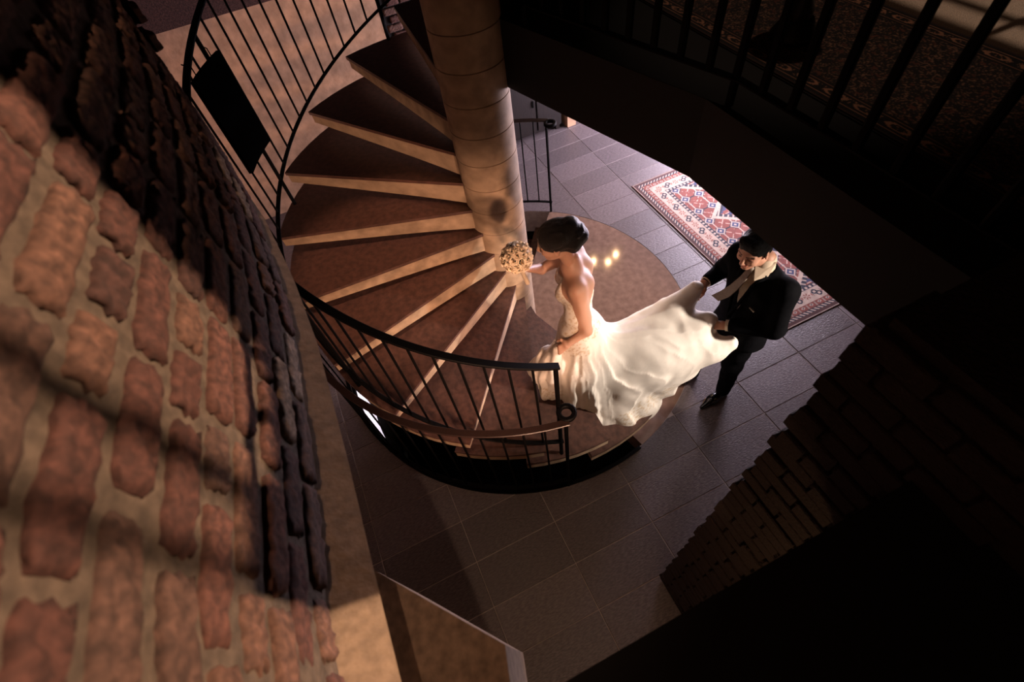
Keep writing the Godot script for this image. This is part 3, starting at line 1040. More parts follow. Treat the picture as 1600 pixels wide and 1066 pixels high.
# ------------------------------------------------------------------ bodies: distance field -> surface nets
class Field:
	var o: Vector3
	var c: float
	var nx: int
	var ny: int
	var nz: int
	var d := PackedFloat32Array()
	func _init(lo: Vector3, hi: Vector3, cell: float) -> void:
		o = lo
		c = cell
		nx = ceili((hi.x - lo.x) / c) + 1
		ny = ceili((hi.y - lo.y) / c) + 1
		nz = ceili((hi.z - lo.z) / c) + 1
		d.resize(nx * ny * nz)
		d.fill(0.5)
	func span(lo: Vector3, hi: Vector3) -> Array:
		return [maxi(0, floori((lo.x - o.x) / c)), mini(nx - 1, ceili((hi.x - o.x) / c)), maxi(0, floori((lo.y - o.y) / c)), mini(ny - 1, ceili((hi.y - o.y) / c)), maxi(0, floori((lo.z - o.z) / c)), mini(nz - 1, ceili((hi.z - o.z) / c))]
	func cap(a: Vector3, b: Vector3, ra: float, rb: float, k := 0.02) -> void:
		var m := maxf(ra, rb) + k + c * 2.5
		var s := span(a.min(b) - Vector3.ONE * m, a.max(b) + Vector3.ONE * m)
		var ab := b - a
		var inv := 1.0 / maxf(ab.length_squared(), 1e-9)
		for z in range(s[4], s[5] + 1):
			for y in range(s[2], s[3] + 1):
				var i: int = (z * ny + y) * nx + s[0]
				var p := Vector3(o.x + s[0] * c, o.y + y * c, o.z + z * c) - a
				for x in range(s[0], s[1] + 1):
					var t := clampf(p.dot(ab) * inv, 0.0, 1.0)
					var v := (p - ab * t).length() - ra - (rb - ra) * t
					var e := d[i]
					var h := maxf(k - absf(v - e), 0.0)
					d[i] = minf(v, e) - h * h * 0.25 / k
					p.x += c
					i += 1
	func ell(q: Vector3, b: Basis, r: Vector3, k := 0.02, cut := false) -> void:
		var m := maxf(r.x, maxf(r.y, r.z)) + k + c * 2.5
		var s := span(q - Vector3.ONE * m, q + Vector3.ONE * m)
		var mr := minf(r.x, minf(r.y, r.z))
		var bx := b.x / r.x
		var by := b.y / r.y
		var bz := b.z / r.z
		for z in range(s[4], s[5] + 1):
			for y in range(s[2], s[3] + 1):
				var i: int = (z * ny + y) * nx + s[0]
				var p := Vector3(o.x + s[0] * c, o.y + y * c, o.z + z * c) - q
				for x in range(s[0], s[1] + 1):
					var u := p.dot(bx)
					var w := p.dot(by)
					var t := p.dot(bz)
					var k0 := sqrt(u * u + w * w + t * t)
					var v := (k0 - 1.0) * mr
					if k0 > 0.3:
						var g := (bx * u + by * w + bz * t).length()
						if g > 1e-6: v = k0 * (k0 - 1.0) / g
					var e := d[i]
					if cut:
						v = -v
						var h := maxf(k - absf(v - e), 0.0)
						d[i] = maxf(v, e) + h * h * 0.25 / k
					else:
						var h := maxf(k - absf(v - e), 0.0)
						d[i] = minf(v, e) - h * h * 0.25 / k
					p.x += c
					i += 1
	func op(f: Callable, near := 0.06) -> void:       # d = f(point, d) where the surface is close
		var i := 0
		for z in nz:
			for y in ny:
				for x in nx:
					var e := d[i]
					if e < near and e > -0.35: d[i] = f.call(Vector3(o.x + x * c, o.y + y * c, o.z + z * c), e)
					i += 1
	func mesh(tint = null) -> ArrayMesh:
		var vid := PackedInt32Array()
		vid.resize(nx * ny * nz)
		vid.fill(-1)
		var vs := PackedVector3Array()
		var ns := PackedVector3Array()
		var cs := PackedColorArray()
		var idx := PackedInt32Array()
		var sx := 1
		var sy := nx
		var sz := nx * ny
		for z in nz - 1:
			for y in ny - 1:
				var i := (z * ny + y) * nx
				for x in nx - 1:
					var d0 := d[i]
					if absf(d0) < c * 2.2:
						var q := [d0, d[i + 1], d[i + sy], d[i + sy + 1], d[i + sz], d[i + sz + 1], d[i + sz + sy], d[i + sz + sy + 1]]
						var neg := 0
						for v in q:
							if v < 0.0: neg += 1
						if neg > 0 and neg < 8:
							var p := Vector3.ZERO
							var n := 0
							for e in 12:
								var a: int = [0, 2, 4, 6, 0, 1, 4, 5, 0, 1, 2, 3][e]
								var b: int = a + [1, 1, 1, 1, 2, 2, 2, 2, 4, 4, 4, 4][e]
								if (q[a] < 0.0) != (q[b] < 0.0):
									var t: float = q[a] / (q[a] - q[b])
									var pa := Vector3(a & 1, (a >> 1) & 1, a >> 2)
									var pb := Vector3(b & 1, (b >> 1) & 1, b >> 2)
									p += pa.lerp(pb, t)
									n += 1
							p /= n
							var g := Vector3(
								lerpf(lerpf(q[1] - q[0], q[3] - q[2], p.y), lerpf(q[5] - q[4], q[7] - q[6], p.y), p.z),
								lerpf(lerpf(q[2] - q[0], q[3] - q[1], p.x), lerpf(q[6] - q[4], q[7] - q[5], p.x), p.z),
								lerpf(lerpf(q[4] - q[0], q[5] - q[1], p.x), lerpf(q[6] - q[2], q[7] - q[3], p.x), p.y))
							vid[i] = vs.size()
							var w := Vector3(o.x + (x + p.x) * c, o.y + (y + p.y) * c, o.z + (z + p.z) * c)
							vs.append(w)
							ns.append(g.normalized())
							cs.append(tint.call(w) if tint != null else Color.WHITE)
					i += 1
		for z in range(1, nz - 1):
			for y in range(1, ny - 1):
				var i := (z * ny + y) * nx + 1
				for x in range(1, nx - 1):
					var d0 := d[i]
					if absf(d0) < c * 2.2:
						var s0 := d0 < 0.0
						for ax in 3:
							var st: int = [sx, sy, sz][ax]
							if (d[i + st] < 0.0) != s0:
								var u: int = [sy, sz, sx][ax]
								var v: int = [sz, sx, sy][ax]
								var a := vid[i - u - v]
								var b := vid[i - v]
								var e := vid[i]
								var f := vid[i - u]
								if a >= 0 and b >= 0 and e >= 0 and f >= 0:
									if s0: idx.append_array(PackedInt32Array([a, e, b, a, f, e]))
									else: idx.append_array(PackedInt32Array([a, b, e, a, e, f]))
					i += 1
		var arr := []
		arr.resize(Mesh.ARRAY_MAX)
		arr[Mesh.ARRAY_VERTEX] = vs
		arr[Mesh.ARRAY_NORMAL] = ns
		arr[Mesh.ARRAY_COLOR] = cs
		arr[Mesh.ARRAY_INDEX] = idx
		var m := ArrayMesh.new()
		if idx.size() > 0: m.add_surface_from_arrays(Mesh.PRIMITIVE_TRIANGLES, arr)
		return m

func merged(ms: Array) -> ArrayMesh:
	var st := SurfaceTool.new()
	st.begin(Mesh.PRIMITIVE_TRIANGLES)
	for m in ms: st.append_from(m, 0, Transform3D())
	return st.commit()

# a head: field in world space; f forward, u up, l left
func head_field(q: Vector3, f: Vector3, u: Vector3, l: Vector3, neck: Vector3, nr: float, male: bool) -> Field:
	var F := Field.new(q - Vector3.ONE * 0.175, q + Vector3.ONE * 0.155, 0.0042)
	var b := Basis(f, u, l)
	var P := func(x: float, y: float, z: float) -> Vector3: return q + f * x + u * y + l * z
	var j := 1.0 if male else 0.88
	F.ell(P.call(-0.012, 0.035, 0), b, Vector3(0.094, 0.084, 0.074), 0.02)
	F.ell(P.call(0.030, -0.03, 0), b, Vector3(0.058, 0.082, 0.056), 0.03)
	F.cap(P.call(0.058, -0.094, 0), P.call(0.0, -0.062, 0.042 * j), 0.022 * j, 0.022, 0.02)
	F.cap(P.call(0.058, -0.094, 0), P.call(0.0, -0.062, -0.042 * j), 0.022 * j, 0.022, 0.02)
	for s in [-1.0, 1.0]:
		F.ell(P.call(0.058, -0.025, s * 0.038), b, Vector3(0.028, 0.026, 0.022), 0.02)
		F.cap(P.call(0.080, 0.022, s * 0.012), P.call(0.066, 0.020, s * 0.046), 0.012, 0.010, 0.015)
	for s in [-1.0, 1.0]:
		F.ell(P.call(0.098, 0.002, s * 0.031), b, Vector3(0.022, 0.011, 0.017), 0.012, true)
		F.ell(P.call(0.072, 0.002, s * 0.031), b, Vector3(0.0135, 0.0125, 0.0135), 0.004)
	F.cap(P.call(0.086, 0.010, 0), P.call(0.106, -0.028, 0), 0.009, 0.0115, 0.014)
	for s in [-1.0, 1.0]:
		F.ell(P.call(0.096, -0.033, s * 0.010), b, Vector3(0.010, 0.008, 0.008), 0.008)
	F.cap(P.call(0.082, -0.056, -0.018), P.call(0.089, -0.055, 0), 0.006, 0.0085, 0.006)
	F.cap(P.call(0.082, -0.056, 0.018), P.call(0.089, -0.055, 0), 0.006, 0.0085, 0.006)
	F.cap(P.call(0.081, -0.067, -0.015), P.call(0.087, -0.068, 0), 0.006, 0.009, 0.006)
	F.cap(P.call(0.081, -0.067, 0.015), P.call(0.087, -0.068, 0), 0.006, 0.009, 0.006)
	F.cap(P.call(0.066, -0.092, 0), P.call(0.070, -0.090, 0), 0.017, 0.015, 0.015)
	F.cap(P.call(-0.03, -0.055, 0), neck, nr, nr * 1.08, 0.03)
	for s in [-1.0, 1.0]:
		F.ell(P.call(-0.008, -0.012, s * 0.075), b.rotated(u, s * 0.35), Vector3(0.019, 0.031, 0.009), 0.008)
		F.ell(P.call(-0.003, -0.008, s * 0.086), b.rotated(u, s * 0.35), Vector3(0.010, 0.018, 0.006), 0.004, true)
	return F

func face_tint(q: Vector3, f: Vector3, u: Vector3, l: Vector3, male: bool) -> Callable:
	return func(w: Vector3) -> Color:
		var x := (w - q).dot(f)
		var y := (w - q).dot(u)
		var z := absf((w - q).dot(l))
		if x > 0.05:
			if z < 0.022 and y < -0.047 and y > -0.074: return Color(0.72, 0.42, 0.40)
			if z > 0.012 and z < 0.052 and y > 0.020 and y < 0.029 - z * 0.05: return Color(0.10, 0.07, 0.06)
			if Vector2(z - 0.031, y - 0.002).length() < 0.0135: return Color(0.18, 0.12, 0.10) if y < 0.004 else Color(0.8, 0.68, 0.6)
			if male and y < -0.035 : return Color(0.82, 0.74, 0.71)
		return Color(1, 1, 1)

# a hand: five fingers of their own on a palm. w wrist, d along the hand, n out of the back of the hand, t towards the thumb side
func hand(w: Vector3, d: Vector3, n: Vector3, t: Vector3, curl: float, spread := 0.0, sc := 1.0) -> ArrayMesh:
	var F := Field.new(w - Vector3.ONE * 0.135 * sc + d * 0.07 * sc, w + Vector3.ONE * 0.135 * sc + d * 0.07 * sc, 0.0034)
	F.cap(w - d * 0.03, w + d * 0.015 * sc, 0.025 * sc, 0.026 * sc, 0.01)
	for k in 4:
		var off := (1.5 - k) * 0.0195 * sc
		F.cap(w + d * 0.012 * sc + t * off * 0.7, w + d * 0.082 * sc + t * off, 0.016 * sc, 0.0125 * sc, 0.012)
		var p := w + d * (0.086 - 0.004 * absf(k - 1.2)) * sc + t * off
		var a := 0.0
		var ln: Array = [[0.040, 0.024, 0.020], [0.044, 0.028, 0.021], [0.041, 0.026, 0.020], [0.032, 0.019, 0.017]][k]
		for s in 3:
			a += curl * [0.75, 1.0, 0.7][s] * (1.0 + 0.07 * k)
			var dir := (d * cos(a) - n * sin(a) + t * (1.5 - k) * spread * 0.1).normalized()
			var e: Vector3 = p + dir * ln[s] * sc
			F.cap(p, e, (0.0095 - 0.0009 * s) * sc, (0.0088 - 0.0009 * s) * sc, 0.004)
			p = e
	var q := w + d * 0.022 * sc + t * 0.024 * sc
	var th := [(d * 0.75 + t * 0.75 - n * 0.25).normalized(), (d * 0.85 + t * 0.15 - n * (0.25 + curl * 0.4)).normalized(), (d * 0.65 - t * 0.35 - n * (0.2 + curl * 0.5)).normalized()]
	var tl := [0.038, 0.030, 0.026]
	for s in 3:
		var e: Vector3 = q + th[s] * tl[s] * sc
		F.cap(q, e, (0.0135 - 0.0017 * s) * sc, (0.0118 - 0.0017 * s) * sc, 0.008)
		q = e
	return F.mesh()

func limb_dir(a: Vector3, b: Vector3) -> Vector3:
	return (b - a).normalized()

# ------------------------------------------------------------------ the bride
func bride() -> void:
	var t := thing("person", "bride in a white strapless gown with dark pinned-up hair, smelling her bouquet on the stair", "person")
	var f := Vector3(-0.89, 0, -0.46).normalized()
	var l := Vector3(-0.46, 0, 0.89).normalized()
	var up := Vector3.UP
	var sh := Vector3(0.175, 1.43, 0.855)
	var ls := sh + l * 0.155
	var rs := sh - l * 0.150
	var waist := Vector3(0.125, 1.17, 0.965)
	var hip := Vector3(0.13, 0.98, 1.0)
	var le := Vector3(0.112, 1.13, 1.10)
	var lw := Vector3(-0.015, 1.055, 1.085)
	var re := Vector3(0.055, 1.27, 0.60)
	var rw := Vector3(-0.055, 1.405, 0.685)
	var hq := Vector3(0.045, 1.715, 0.845)
	var hf := (f * 0.95 - up * 0.24).normalized()
	var hl := l.lerp(f, 0.0)
	hl = (hl - hf * hl.dot(hf)).normalized()
	var hu := hl.cross(hf).normalized()
	if hu.y < 0: hu = -hu
	var neck := Vector3(0.135, 1.52, 0.865)
	# body
	var B := Field.new(Vector3(-0.2, 0.88, 0.45), Vector3(0.45, 1.66, 1.25), 0.011)
	B.cap(neck + up * 0.05, neck - up * 0.03, 0.045, 0.052, 0.03)
	B.cap(ls - up * 0.015, rs - up * 0.015, 0.046, 0.046, 0.05)
	B.cap(neck - up * 0.03, ls, 0.042, 0.042, 0.05)
	B.cap(neck - up * 0.03, rs, 0.042, 0.042, 0.05)
	for s in [-1.0, 1.0]:
		B.cap(sh - up * 0.06 + l * s * 0.07, waist + up * 0.05 + l * s * 0.05, 0.085, 0.072, 0.05)
		B.cap(sh - up * 0.12 + l * s * 0.075 + f * 0.065, sh - up * 0.14 + l * s * 0.07 + f * 0.075, 0.055, 0.055, 0.04)
		B.cap(sh - up * 0.05 + l * s * 0.07 - f * 0.045, sh - up * 0.13 + l * s * 0.06 - f * 0.03, 0.06, 0.06, 0.05)
	B.cap(waist + l * 0.05, waist - l * 0.05, 0.075, 0.075, 0.05)
	B.cap(hip + l * 0.06, hip - l * 0.06, 0.11, 0.11, 0.06)
	B.cap(ls, le, 0.044, 0.036, 0.04)
	B.cap(le, lw, 0.037, 0.025, 0.02)
	B.cap(rs, re, 0.044, 0.036, 0.04)
	B.cap(re, rw, 0.037, 0.025, 0.02)
	var H := head_field(hq, hf, hu, hl, neck + up * 0.0, 0.043, false)
	var ld := limb_dir(le, lw)
	var lhand := hand(lw, (ld + Vector3(-0.1, -0.12, 0)).normalized(), (up * 0.55 + l * 0.8).normalized(), (up * 0.75 - l * 0.4).normalized(), 1.25, 0.0, 0.88)
	var rd := limb_dir(re, rw)
	var rhand := hand(rw, rd, Vector3(0.2, -0.75, 0.55).normalized(), (l * 0.6 + up * 0.5).normalized(), 0.85, 0.0, 0.88)
	part("body", merged([B.mesh(), H.mesh(face_tint(hq, hf, hu, hl, false)), lhand, rhand]), mats["skin_f"], t)
	# hair: smooth cap, rolled chignon
	var b := Basis(hf, hu, hl)
	var G := Field.new(hq - Vector3.ONE * 0.19, hq + Vector3(0.22, 0.19, 0.19), 0.0040)
	var P := func(x: float, y: float, z: float) -> Vector3: return hq + hf * x + hu * y + hl * z
	G.ell(P.call(-0.016, 0.040, 0), b, Vector3(0.108, 0.096, 0.088), 0.02)
	G.ell(P.call(-0.060, 0.065, 0), b, Vector3(0.075, 0.060, 0.072), 0.04)
	G.ell(P.call(0.055, -0.080, 0), b, Vector3(0.118, 0.094, 0.13), 0.008, true)
	G.ell(P.call(0.115, 0.020, 0), b, Vector3(0.052, 0.062, 0.066), 0.010, true)
	G.cap(P.call(-0.112, 0.085, 0.0), P.call(-0.14, 0.01, 0.0), 0.056, 0.056, 0.010)
	G.cap(P.call(-0.10, -0.01, -0.035), P.call(-0.10, -0.02, 0.035), 0.045, 0.045, 0.03)
	# chignon: strands coiled over the roll
	for q in 3:
		var p0 := Vector3.ZERO
		for k in 15:
			var a := k * 0.52 + q * TAU / 3.0
			var rr := 0.056 - 0.0022 * k
			var p1: Vector3 = P.call(-0.135 - 0.0025 * k, 0.045 + rr * cos(a), rr * sin(a) * 0.95)
			if k > 0: G.cap(p0, p1, 0.0135, 0.0135, 0.003)
			p0 = p1
	var hn := FastNoiseLite.new()
	hn.frequency = 9.0
	G.op(func(w: Vector3, e: float) -> float:
		var v := w - hq
		var x := v.dot(hf)
		var s := sin(v.dot(hl) * 150.0 * (1.0 + 0.8 * x) + v.dot(hu) * 60.0 + hn.get_noise_3dv(w) * 4.0)
		return e + (0.0022 * s if x > -0.11 else 0.0008 * s), 0.02)
	part("hair", G.mesh(), mats["hair"], t)
	# gown
	var D := Field.new(Vector3(-0.45, 0.0, 0.62), Vector3(1.16, 1.42, 1.74), 0.0125)
	for s in [-1.0, 1.0]:
		D.cap(sh - up * 0.05 + l * s * 0.07, waist + up * 0.05 + l * s * 0.05, 0.092, 0.080, 0.05)
		D.cap(sh - up * 0.115 + l * s * 0.075 + f * 0.068, sh - up * 0.14 + l * s * 0.07 + f * 0.078, 0.062, 0.060, 0.04)
		D.cap(sh - up * 0.05 + l * s * 0.07 - f * 0.045, sh - up * 0.13 + l * s * 0.06 - f * 0.03, 0.064, 0.066, 0.05)
	# strapless edge: cut above a plane that rises at the front
	D.op(func(w: Vector3, e: float) -> float:
		var q := w - sh
		var lim := 1.330 + 0.30 * q.dot(f) + 0.02 * sin(q.dot(l) * 30.0)
		var arm_l := (w - ls).length()
		return maxf(e, w.y - lim), 0.08)
	D.cap(waist + l * 0.045, waist - l * 0.045, 0.084, 0.084, 0.05)
	D.cap(hip + l * 0.06, hip - l * 0.06, 0.125, 0.125, 0.07)
	D.cap(hip, Vector3(0.10, 0.72, 1.03), 0.15, 0.19, 0.08)
	# gathered front, lifted by the hand, then the skirt hem on the steps
	D.cap(lw + Vector3(-0.065, -0.06, -0.03), Vector3(-0.10, 0.72, 1.03), 0.03, 0.10, 0.05)
	D.cap(Vector3(-0.10, 0.80, 0.99), Vector3(-0.19, 0.66, 0.95), 0.10, 0.075, 0.06)
	D.cap(Vector3(-0.13, 0.66, 1.0), Vector3(-0.155, 0.44, 1.02), 0.085, 0.075, 0.06)
	D.cap(Vector3(0.08, 0.72, 1.03), Vector3(0.0, 0.30, 1.14), 0.17, 0.09, 0.07)
	D.cap(Vector3(0.10, 0.70, 1.05), Vector3(0.16, 0.16, 1.30), 0.18, 0.08, 0.08)
	D.cap(Vector3(0.12, 0.70, 1.05), Vector3(0.34, 0.13, 1.38), 0.18, 0.085, 0.08)
	D.cap(Vector3(0.15, 0.72, 1.05), Vector3(0.49, 0.14, 1.37), 0.18, 0.08, 0.08)
	D.cap(Vector3(0.15, 0.72, 1.00), Vector3(0.42, 0.12, 1.05), 0.17, 0.10, 0.08)
	D.cap(Vector3(0.15, 0.72, 1.00), Vector3(0.20, 0.12, 0.95), 0.17, 0.10, 0.08)
	# train: billows up to the groom's hands
	D.cap(Vector3(0.22, 0.78, 1.04), Vector3(0.56, 0.74, 1.18), 0.16, 0.19, 0.12)
	D.cap(Vector3(0.50, 0.74, 1.10), Vector3(0.80, 0.93, 1.12), 0.15, 0.10, 0.08)
	D.cap(Vector3(0.56, 0.72, 1.22), Vector3(0.84, 0.82, 1.25), 0.19, 0.13, 0.08)
	D.cap(Vector3(0.80, 0.93, 1.12), Vector3(0.955, 1.045, 1.10), 0.10, 0.055, 0.05)
	D.cap(Vector3(0.84, 0.86, 1.25), Vector3(0.93, 0.93, 1.30), 0.12, 0.06, 0.05)
	D.cap(Vector3(0.66, 0.66, 1.28), Vector3(0.93, 0.74, 1.41), 0.16, 0.085, 0.12)
	D.cap(Vector3(0.90, 0.74, 1.42), Vector3(1.02, 0.80, 1.46), 0.07, 0.045, 0.04)
	D.cap(Vector3(0.45, 0.60, 1.22), Vector3(0.66, 0.34, 1.33), 0.17, 0.09, 0.14)
	D.cap(Vector3(0.60, 0.62, 1.25), Vector3(0.80, 0.52, 1.36), 0.15, 0.08, 0.14)
	D.cap(Vector3(0.34, 0.55, 1.20), Vector3(0.55, 0.17, 1.36), 0.16, 0.07, 0.08)
	var dn := FastNoiseLite.new()
	dn.seed = 3
	dn.frequency = 2.2
	dn.fractal_octaves = 3
	var centre := Vector3(0.05, 1.12, 0.98)
	D.op(func(w: Vector3, e: float) -> float:
		if w.y > 1.12: return e
		if w.x < 0.03 and w.y < 0.98: e += 0.006 * sin((w.x * 0.6 + w.z) * 80.0 + dn.get_noise_3d(w.x, w.y * 0.5, w.z) * 4.0)
		var q := w - centre
		var ph := atan2(q.z, q.x)
		var far := clampf((q.length() - 0.12) * 1.8, 0.0, 1.0)
		var n1 := dn.get_noise_3d(w.x, w.y, w.z)
		var n2 := dn.get_noise_3d(w.x * 2.3 + 9.0, w.y * 2.3, w.z * 2.3)
		var tilt := q.y / maxf(q.length(), 0.1)
		return e + far * (0.007 * sin(ph * 13.0 + tilt * 3.0 + n1 * 3.0) + 0.0025 * sin(ph * 31.0 + tilt * 4.0 + n1 * 4.0) + 0.004 * sin(tilt * 19.0 + n1 * 2.5) - 0.008 * pow(1.0 - absf(sin(ph * 7.0 + tilt * 1.0 + n1 * 1.2)), 3.0) - 0.005 * pow(1.0 - absf(sin(ph * 15.0 - tilt * 1.0 + n1 * 1.8)), 2.5)), 0.06)
	var lace := FastNoiseLite.new()
	lace.seed = 21
	lace.frequency = 34.0
	var spots := [Vector3(0.30, 0.28, 1.45), Vector3(0.42, 0.34, 1.46), Vector3(0.52, 0.36, 1.42), Vector3(0.40, 0.18, 1.45), Vector3(0.62, 0.45, 1.40), Vector3(-0.17, 0.50, 1.08), Vector3(0.05, 1.02, 1.10), Vector3(0.30, 0.62, 1.22)]
	var weave := func(w: Vector3) -> Color:
		var near := 0.0
		for s in spots: near = maxf(near, 1.0 - (w - s).length() / 0.10)
		if w.y > 1.08: near = maxf(near, 0.45)
		var v := lace.get_noise_3dv(w)
		if near > 0.0 and absf(v) < 0.13 * near + 0.03: return Color(0.80, 0.70, 0.56)
		return Color(1, 1, 1)
	part("gown", D.mesh(weave), mats["gown"], t)

func bouquet() -> void:
	var t := thing("bouquet", "round bouquet of cream roses held up to the bride's face", "bouquet")
	var c := Vector3(-0.145, 1.575, 0.71)
	var R := 0.088
	var shapes := []
	for s in 4: shapes.append(rose(40 + s))
	var n := 64
	for i in n:
		var y := 1.0 - 2.0 * (i + 0.5) / n
		var r := sqrt(1.0 - y * y)
		var a := i * 2.39996
		var d := Vector3(cos(a) * r, y, sin(a) * r)
		if d.y < -0.86: continue
		var u := d.cross(Vector3(0.3, 0.1, 0.9)).normalized()
		var b := Basis(u, d, u.cross(d)).orthonormalized().rotated(d, rng.randf() * TAU).scaled(Vector3.ONE * rng.randf_range(0.95, 1.15))
		part("rose", shapes[i % 4], mats["rose"], t, Transform3D(b, c + d * (R + rng.randf_range(-0.004, 0.003))))
	var sm := SphereMesh.new()
	sm.radius = R
	sm.height = R * 2
	part("foliage", sm, mats["leaf"], t, Transform3D(Basis(), c))
	var st := begin()
	tube(st, PackedVector3Array([c - Vector3(0, 0.07, 0), Vector3(-0.125, 1.44, 0.715), Vector3(-0.10, 1.33, 0.72)]), 0.014, 12)
	part("stem_wrap", done(st), mats["shirt"], t)

func rose(seed_: int) -> ArrayMesh:
	var g := RandomNumberGenerator.new()
	g.seed = seed_
	var st := begin()
	st.set_smooth_group(0)
	for ring in 4:
		var r: float = [0.005, 0.010, 0.016, 0.022][ring]
		var h: float = [0.021, 0.019, 0.015, 0.009][ring]
		var np: int = [3, 4, 5, 6][ring]
		for k in np:
			var a0 := TAU * (k + 0.5 * (ring % 2) + g.randf_range(-0.1, 0.1)) / np
			var w := TAU / np * 0.66
			var pts := []
			for i in 4:
				var row := []
				for j in 5:
					var v := i / 3.0
					var q := j / 4.0 * 2 - 1
					var flare := 1.0 + (0.35 if ring > 1 else 0.05) * v * v
					var rr := r * (0.55 + 0.45 * sqrt(v)) * flare + 0.0008 * q
					var y := h * v * (1.0 - 0.25 * q * q) - 0.006 + (-0.003 * v * v if ring > 1 else 0.0)
					row.append(Vector3(cos(a0 + w * q) * rr, y, sin(a0 + w * q) * rr))
				pts.append(row)
			for i in 3:
				for j in 4:
					quad(st, pts[i][j + 1], pts[i][j], pts[i + 1][j], pts[i + 1][j + 1])
	return done(st)

# ------------------------------------------------------------------ the groom
func groom() -> void:
	var t := thing("person", "groom in a black suit bending forward and holding up the train of the gown", "person")
	var f := Vector3(-1, 0, -0.02).normalized()
	var l := Vector3(-0.02, 0, 1).normalized()
	var up := Vector3.UP
	var hip := Vector3(1.19, 0.86, 1.36)
	var sh := Vector3(1.165, 1.335, 1.36)
	var ls := sh + l * 0.185 + Vector3(0.02, 0, 0)
	var rs := sh - l * 0.185
	var neck := Vector3(1.15, 1.41, 1.355)
	var hq := Vector3(1.065, 1.545, 1.325)
	var le := Vector3(1.17, 1.03, 1.60)
	var lw := Vector3(0.985, 0.955, 1.40)
	var re := Vector3(1.21, 1.07, 1.06)
	var rw := Vector3(1.035, 1.055, 1.095)
	var hf := (Vector3(-0.93, -0.20, 0.22)).normalized()
	var hl := (l - hf * l.dot(hf)).normalized()
	var hu := hl.cross(hf).normalized()
	if hu.y < 0: hu = -hu
	var B := Field.new(Vector3(0.85, 0.80, 0.95), Vector3(1.42, 1.5, 1.75), 0.012)
	B.cap(neck + up * 0.04, neck - up * 0.03, 0.056, 0.062, 0.03)
	B.cap(ls - up * 0.02, rs - up * 0.02, 0.055, 0.055, 0.05)
	for s in [-1.0, 1.0]:
		B.cap(sh - up * 0.1 + l * s * 0.08, hip + up * 0.12 + l * s * 0.06, 0.095, 0.09, 0.05)
	B.cap(ls, le, 0.048, 0.042, 0.04)
	B.cap(le, lw, 0.042, 0.028, 0.02)
	B.cap(rs, re, 0.048, 0.042, 0.04)
	B.cap(re, rw, 0.042, 0.028, 0.02)
	var H := head_field(hq, hf, hu, hl, neck, 0.055, true)
	var ld := limb_dir(le, lw)
	var lhand := hand(lw, (ld + Vector3(-0.2, -0.05, -0.1)).normalized(), (up * 0.8 + l * 0.5).normalized(), Vector3(-0.3, 0.2, -0.9).normalized(), 1.0)
	var rd := limb_dir(re, rw)
	var rhand := hand(rw, (rd + Vector3(-0.2, 0, 0.1)).normalized(), (up * 0.9 - l * 0.3).normalized(), Vector3(-0.2, 0.3, 0.9).normalized(), 1.0)
	part("body", merged([B.mesh(), H.mesh(face_tint(hq, hf, hu, hl, true)), lhand, rhand]), mats["skin_m"], t)
	var b := Basis(hf, hu, hl)
	var G := Field.new(hq - Vector3.ONE * 0.16, hq + Vector3.ONE * 0.16, 0.0048)
	var P := func(x: float, y: float, z: float) -> Vector3: return hq + hf * x + hu * y + hl * z
	G.ell(P.call(-0.018, 0.046, 0), b, Vector3(0.106, 0.094, 0.083), 0.02)
	G.cap(P.call(0.055, 0.10, -0.03), P.call(0.055, 0.10, 0.03), 0.03, 0.03, 0.03)
	G.ell(P.call(0.060, -0.070, 0), b, Vector3(0.112, 0.088, 0.13), 0.006, true)
	G.ell(P.call(0.108, 0.015, 0), b, Vector3(0.045, 0.055, 0.07), 0.008, true)
	G.ell(P.call(-0.062, -0.030, 0), b, Vector3(0.046, 0.066, 0.066), 0.02)
	for s in [-1.0, 1.0]: G.cap(P.call(0.012, 0.03, s * 0.074), P.call(0.014, -0.004, s * 0.073), 0.010, 0.006, 0.008)
	var hn := FastNoiseLite.new()
	hn.frequency = 40.0
	G.op(func(w: Vector3, e: float) -> float: return e + 0.003 * hn.get_noise_3dv(w), 0.02)
	part("hair", G.mesh(), mats["hair_m"], t)
	# shirt under the jacket
	var S := Field.new(Vector3(0.95, 0.85, 1.12), Vector3(1.40, 1.47, 1.62), 0.010)
	for s in [-1.0, 1.0]:
		S.cap(sh - up * 0.09 + l * s * 0.065, hip + up * 0.14 + l * s * 0.05, 0.104, 0.100, 0.05)
	S.cap(neck + up * 0.028, neck - up * 0.03, 0.064, 0.075, 0.02)
	part("shirt", S.mesh(), mats["shirt"], t)
	# collar wings
	for s in [-1.0, 1.0]:
		var st := begin()
		var c0: Vector3 = neck + Vector3(0.02, 0.055, 0) + l * s * 0.066
		var c1: Vector3 = neck + f * 0.072 + l * s * 0.012 + up * 0.018
		var c2: Vector3 = neck + f * 0.098 + l * s * 0.060 - up * 0.045
		var c3: Vector3 = neck + f * 0.03 + l * s * 0.086 - up * 0.02
		var th := (f * 0.3 + up * 0.9).normalized() * 0.005
		quad(st, c0 + th, c1 + th, c2 + th, c3 + th)
		quad(st, c3, c2, c1, c0)
		for e in [[c0, c1], [c1, c2], [c2, c3], [c3, c0]]: quad(st, e[0], e[1], e[1] + th, e[0] + th)
		part("collar", done(st), mats["shirt"], t)
	# tie, blown aside
	var path := [neck + f * 0.085 + up * 0.0, neck + f * 0.118 - up * 0.07, neck + f * 0.14 - up * 0.16 - l * 0.02, neck + f * 0.15 - up * 0.25 - l * 0.055, neck + f * 0.165 - up * 0.33 - l * 0.10]
	var wd := [0.016, 0.022, 0.030, 0.036, 0.034]
	var st2 := begin()
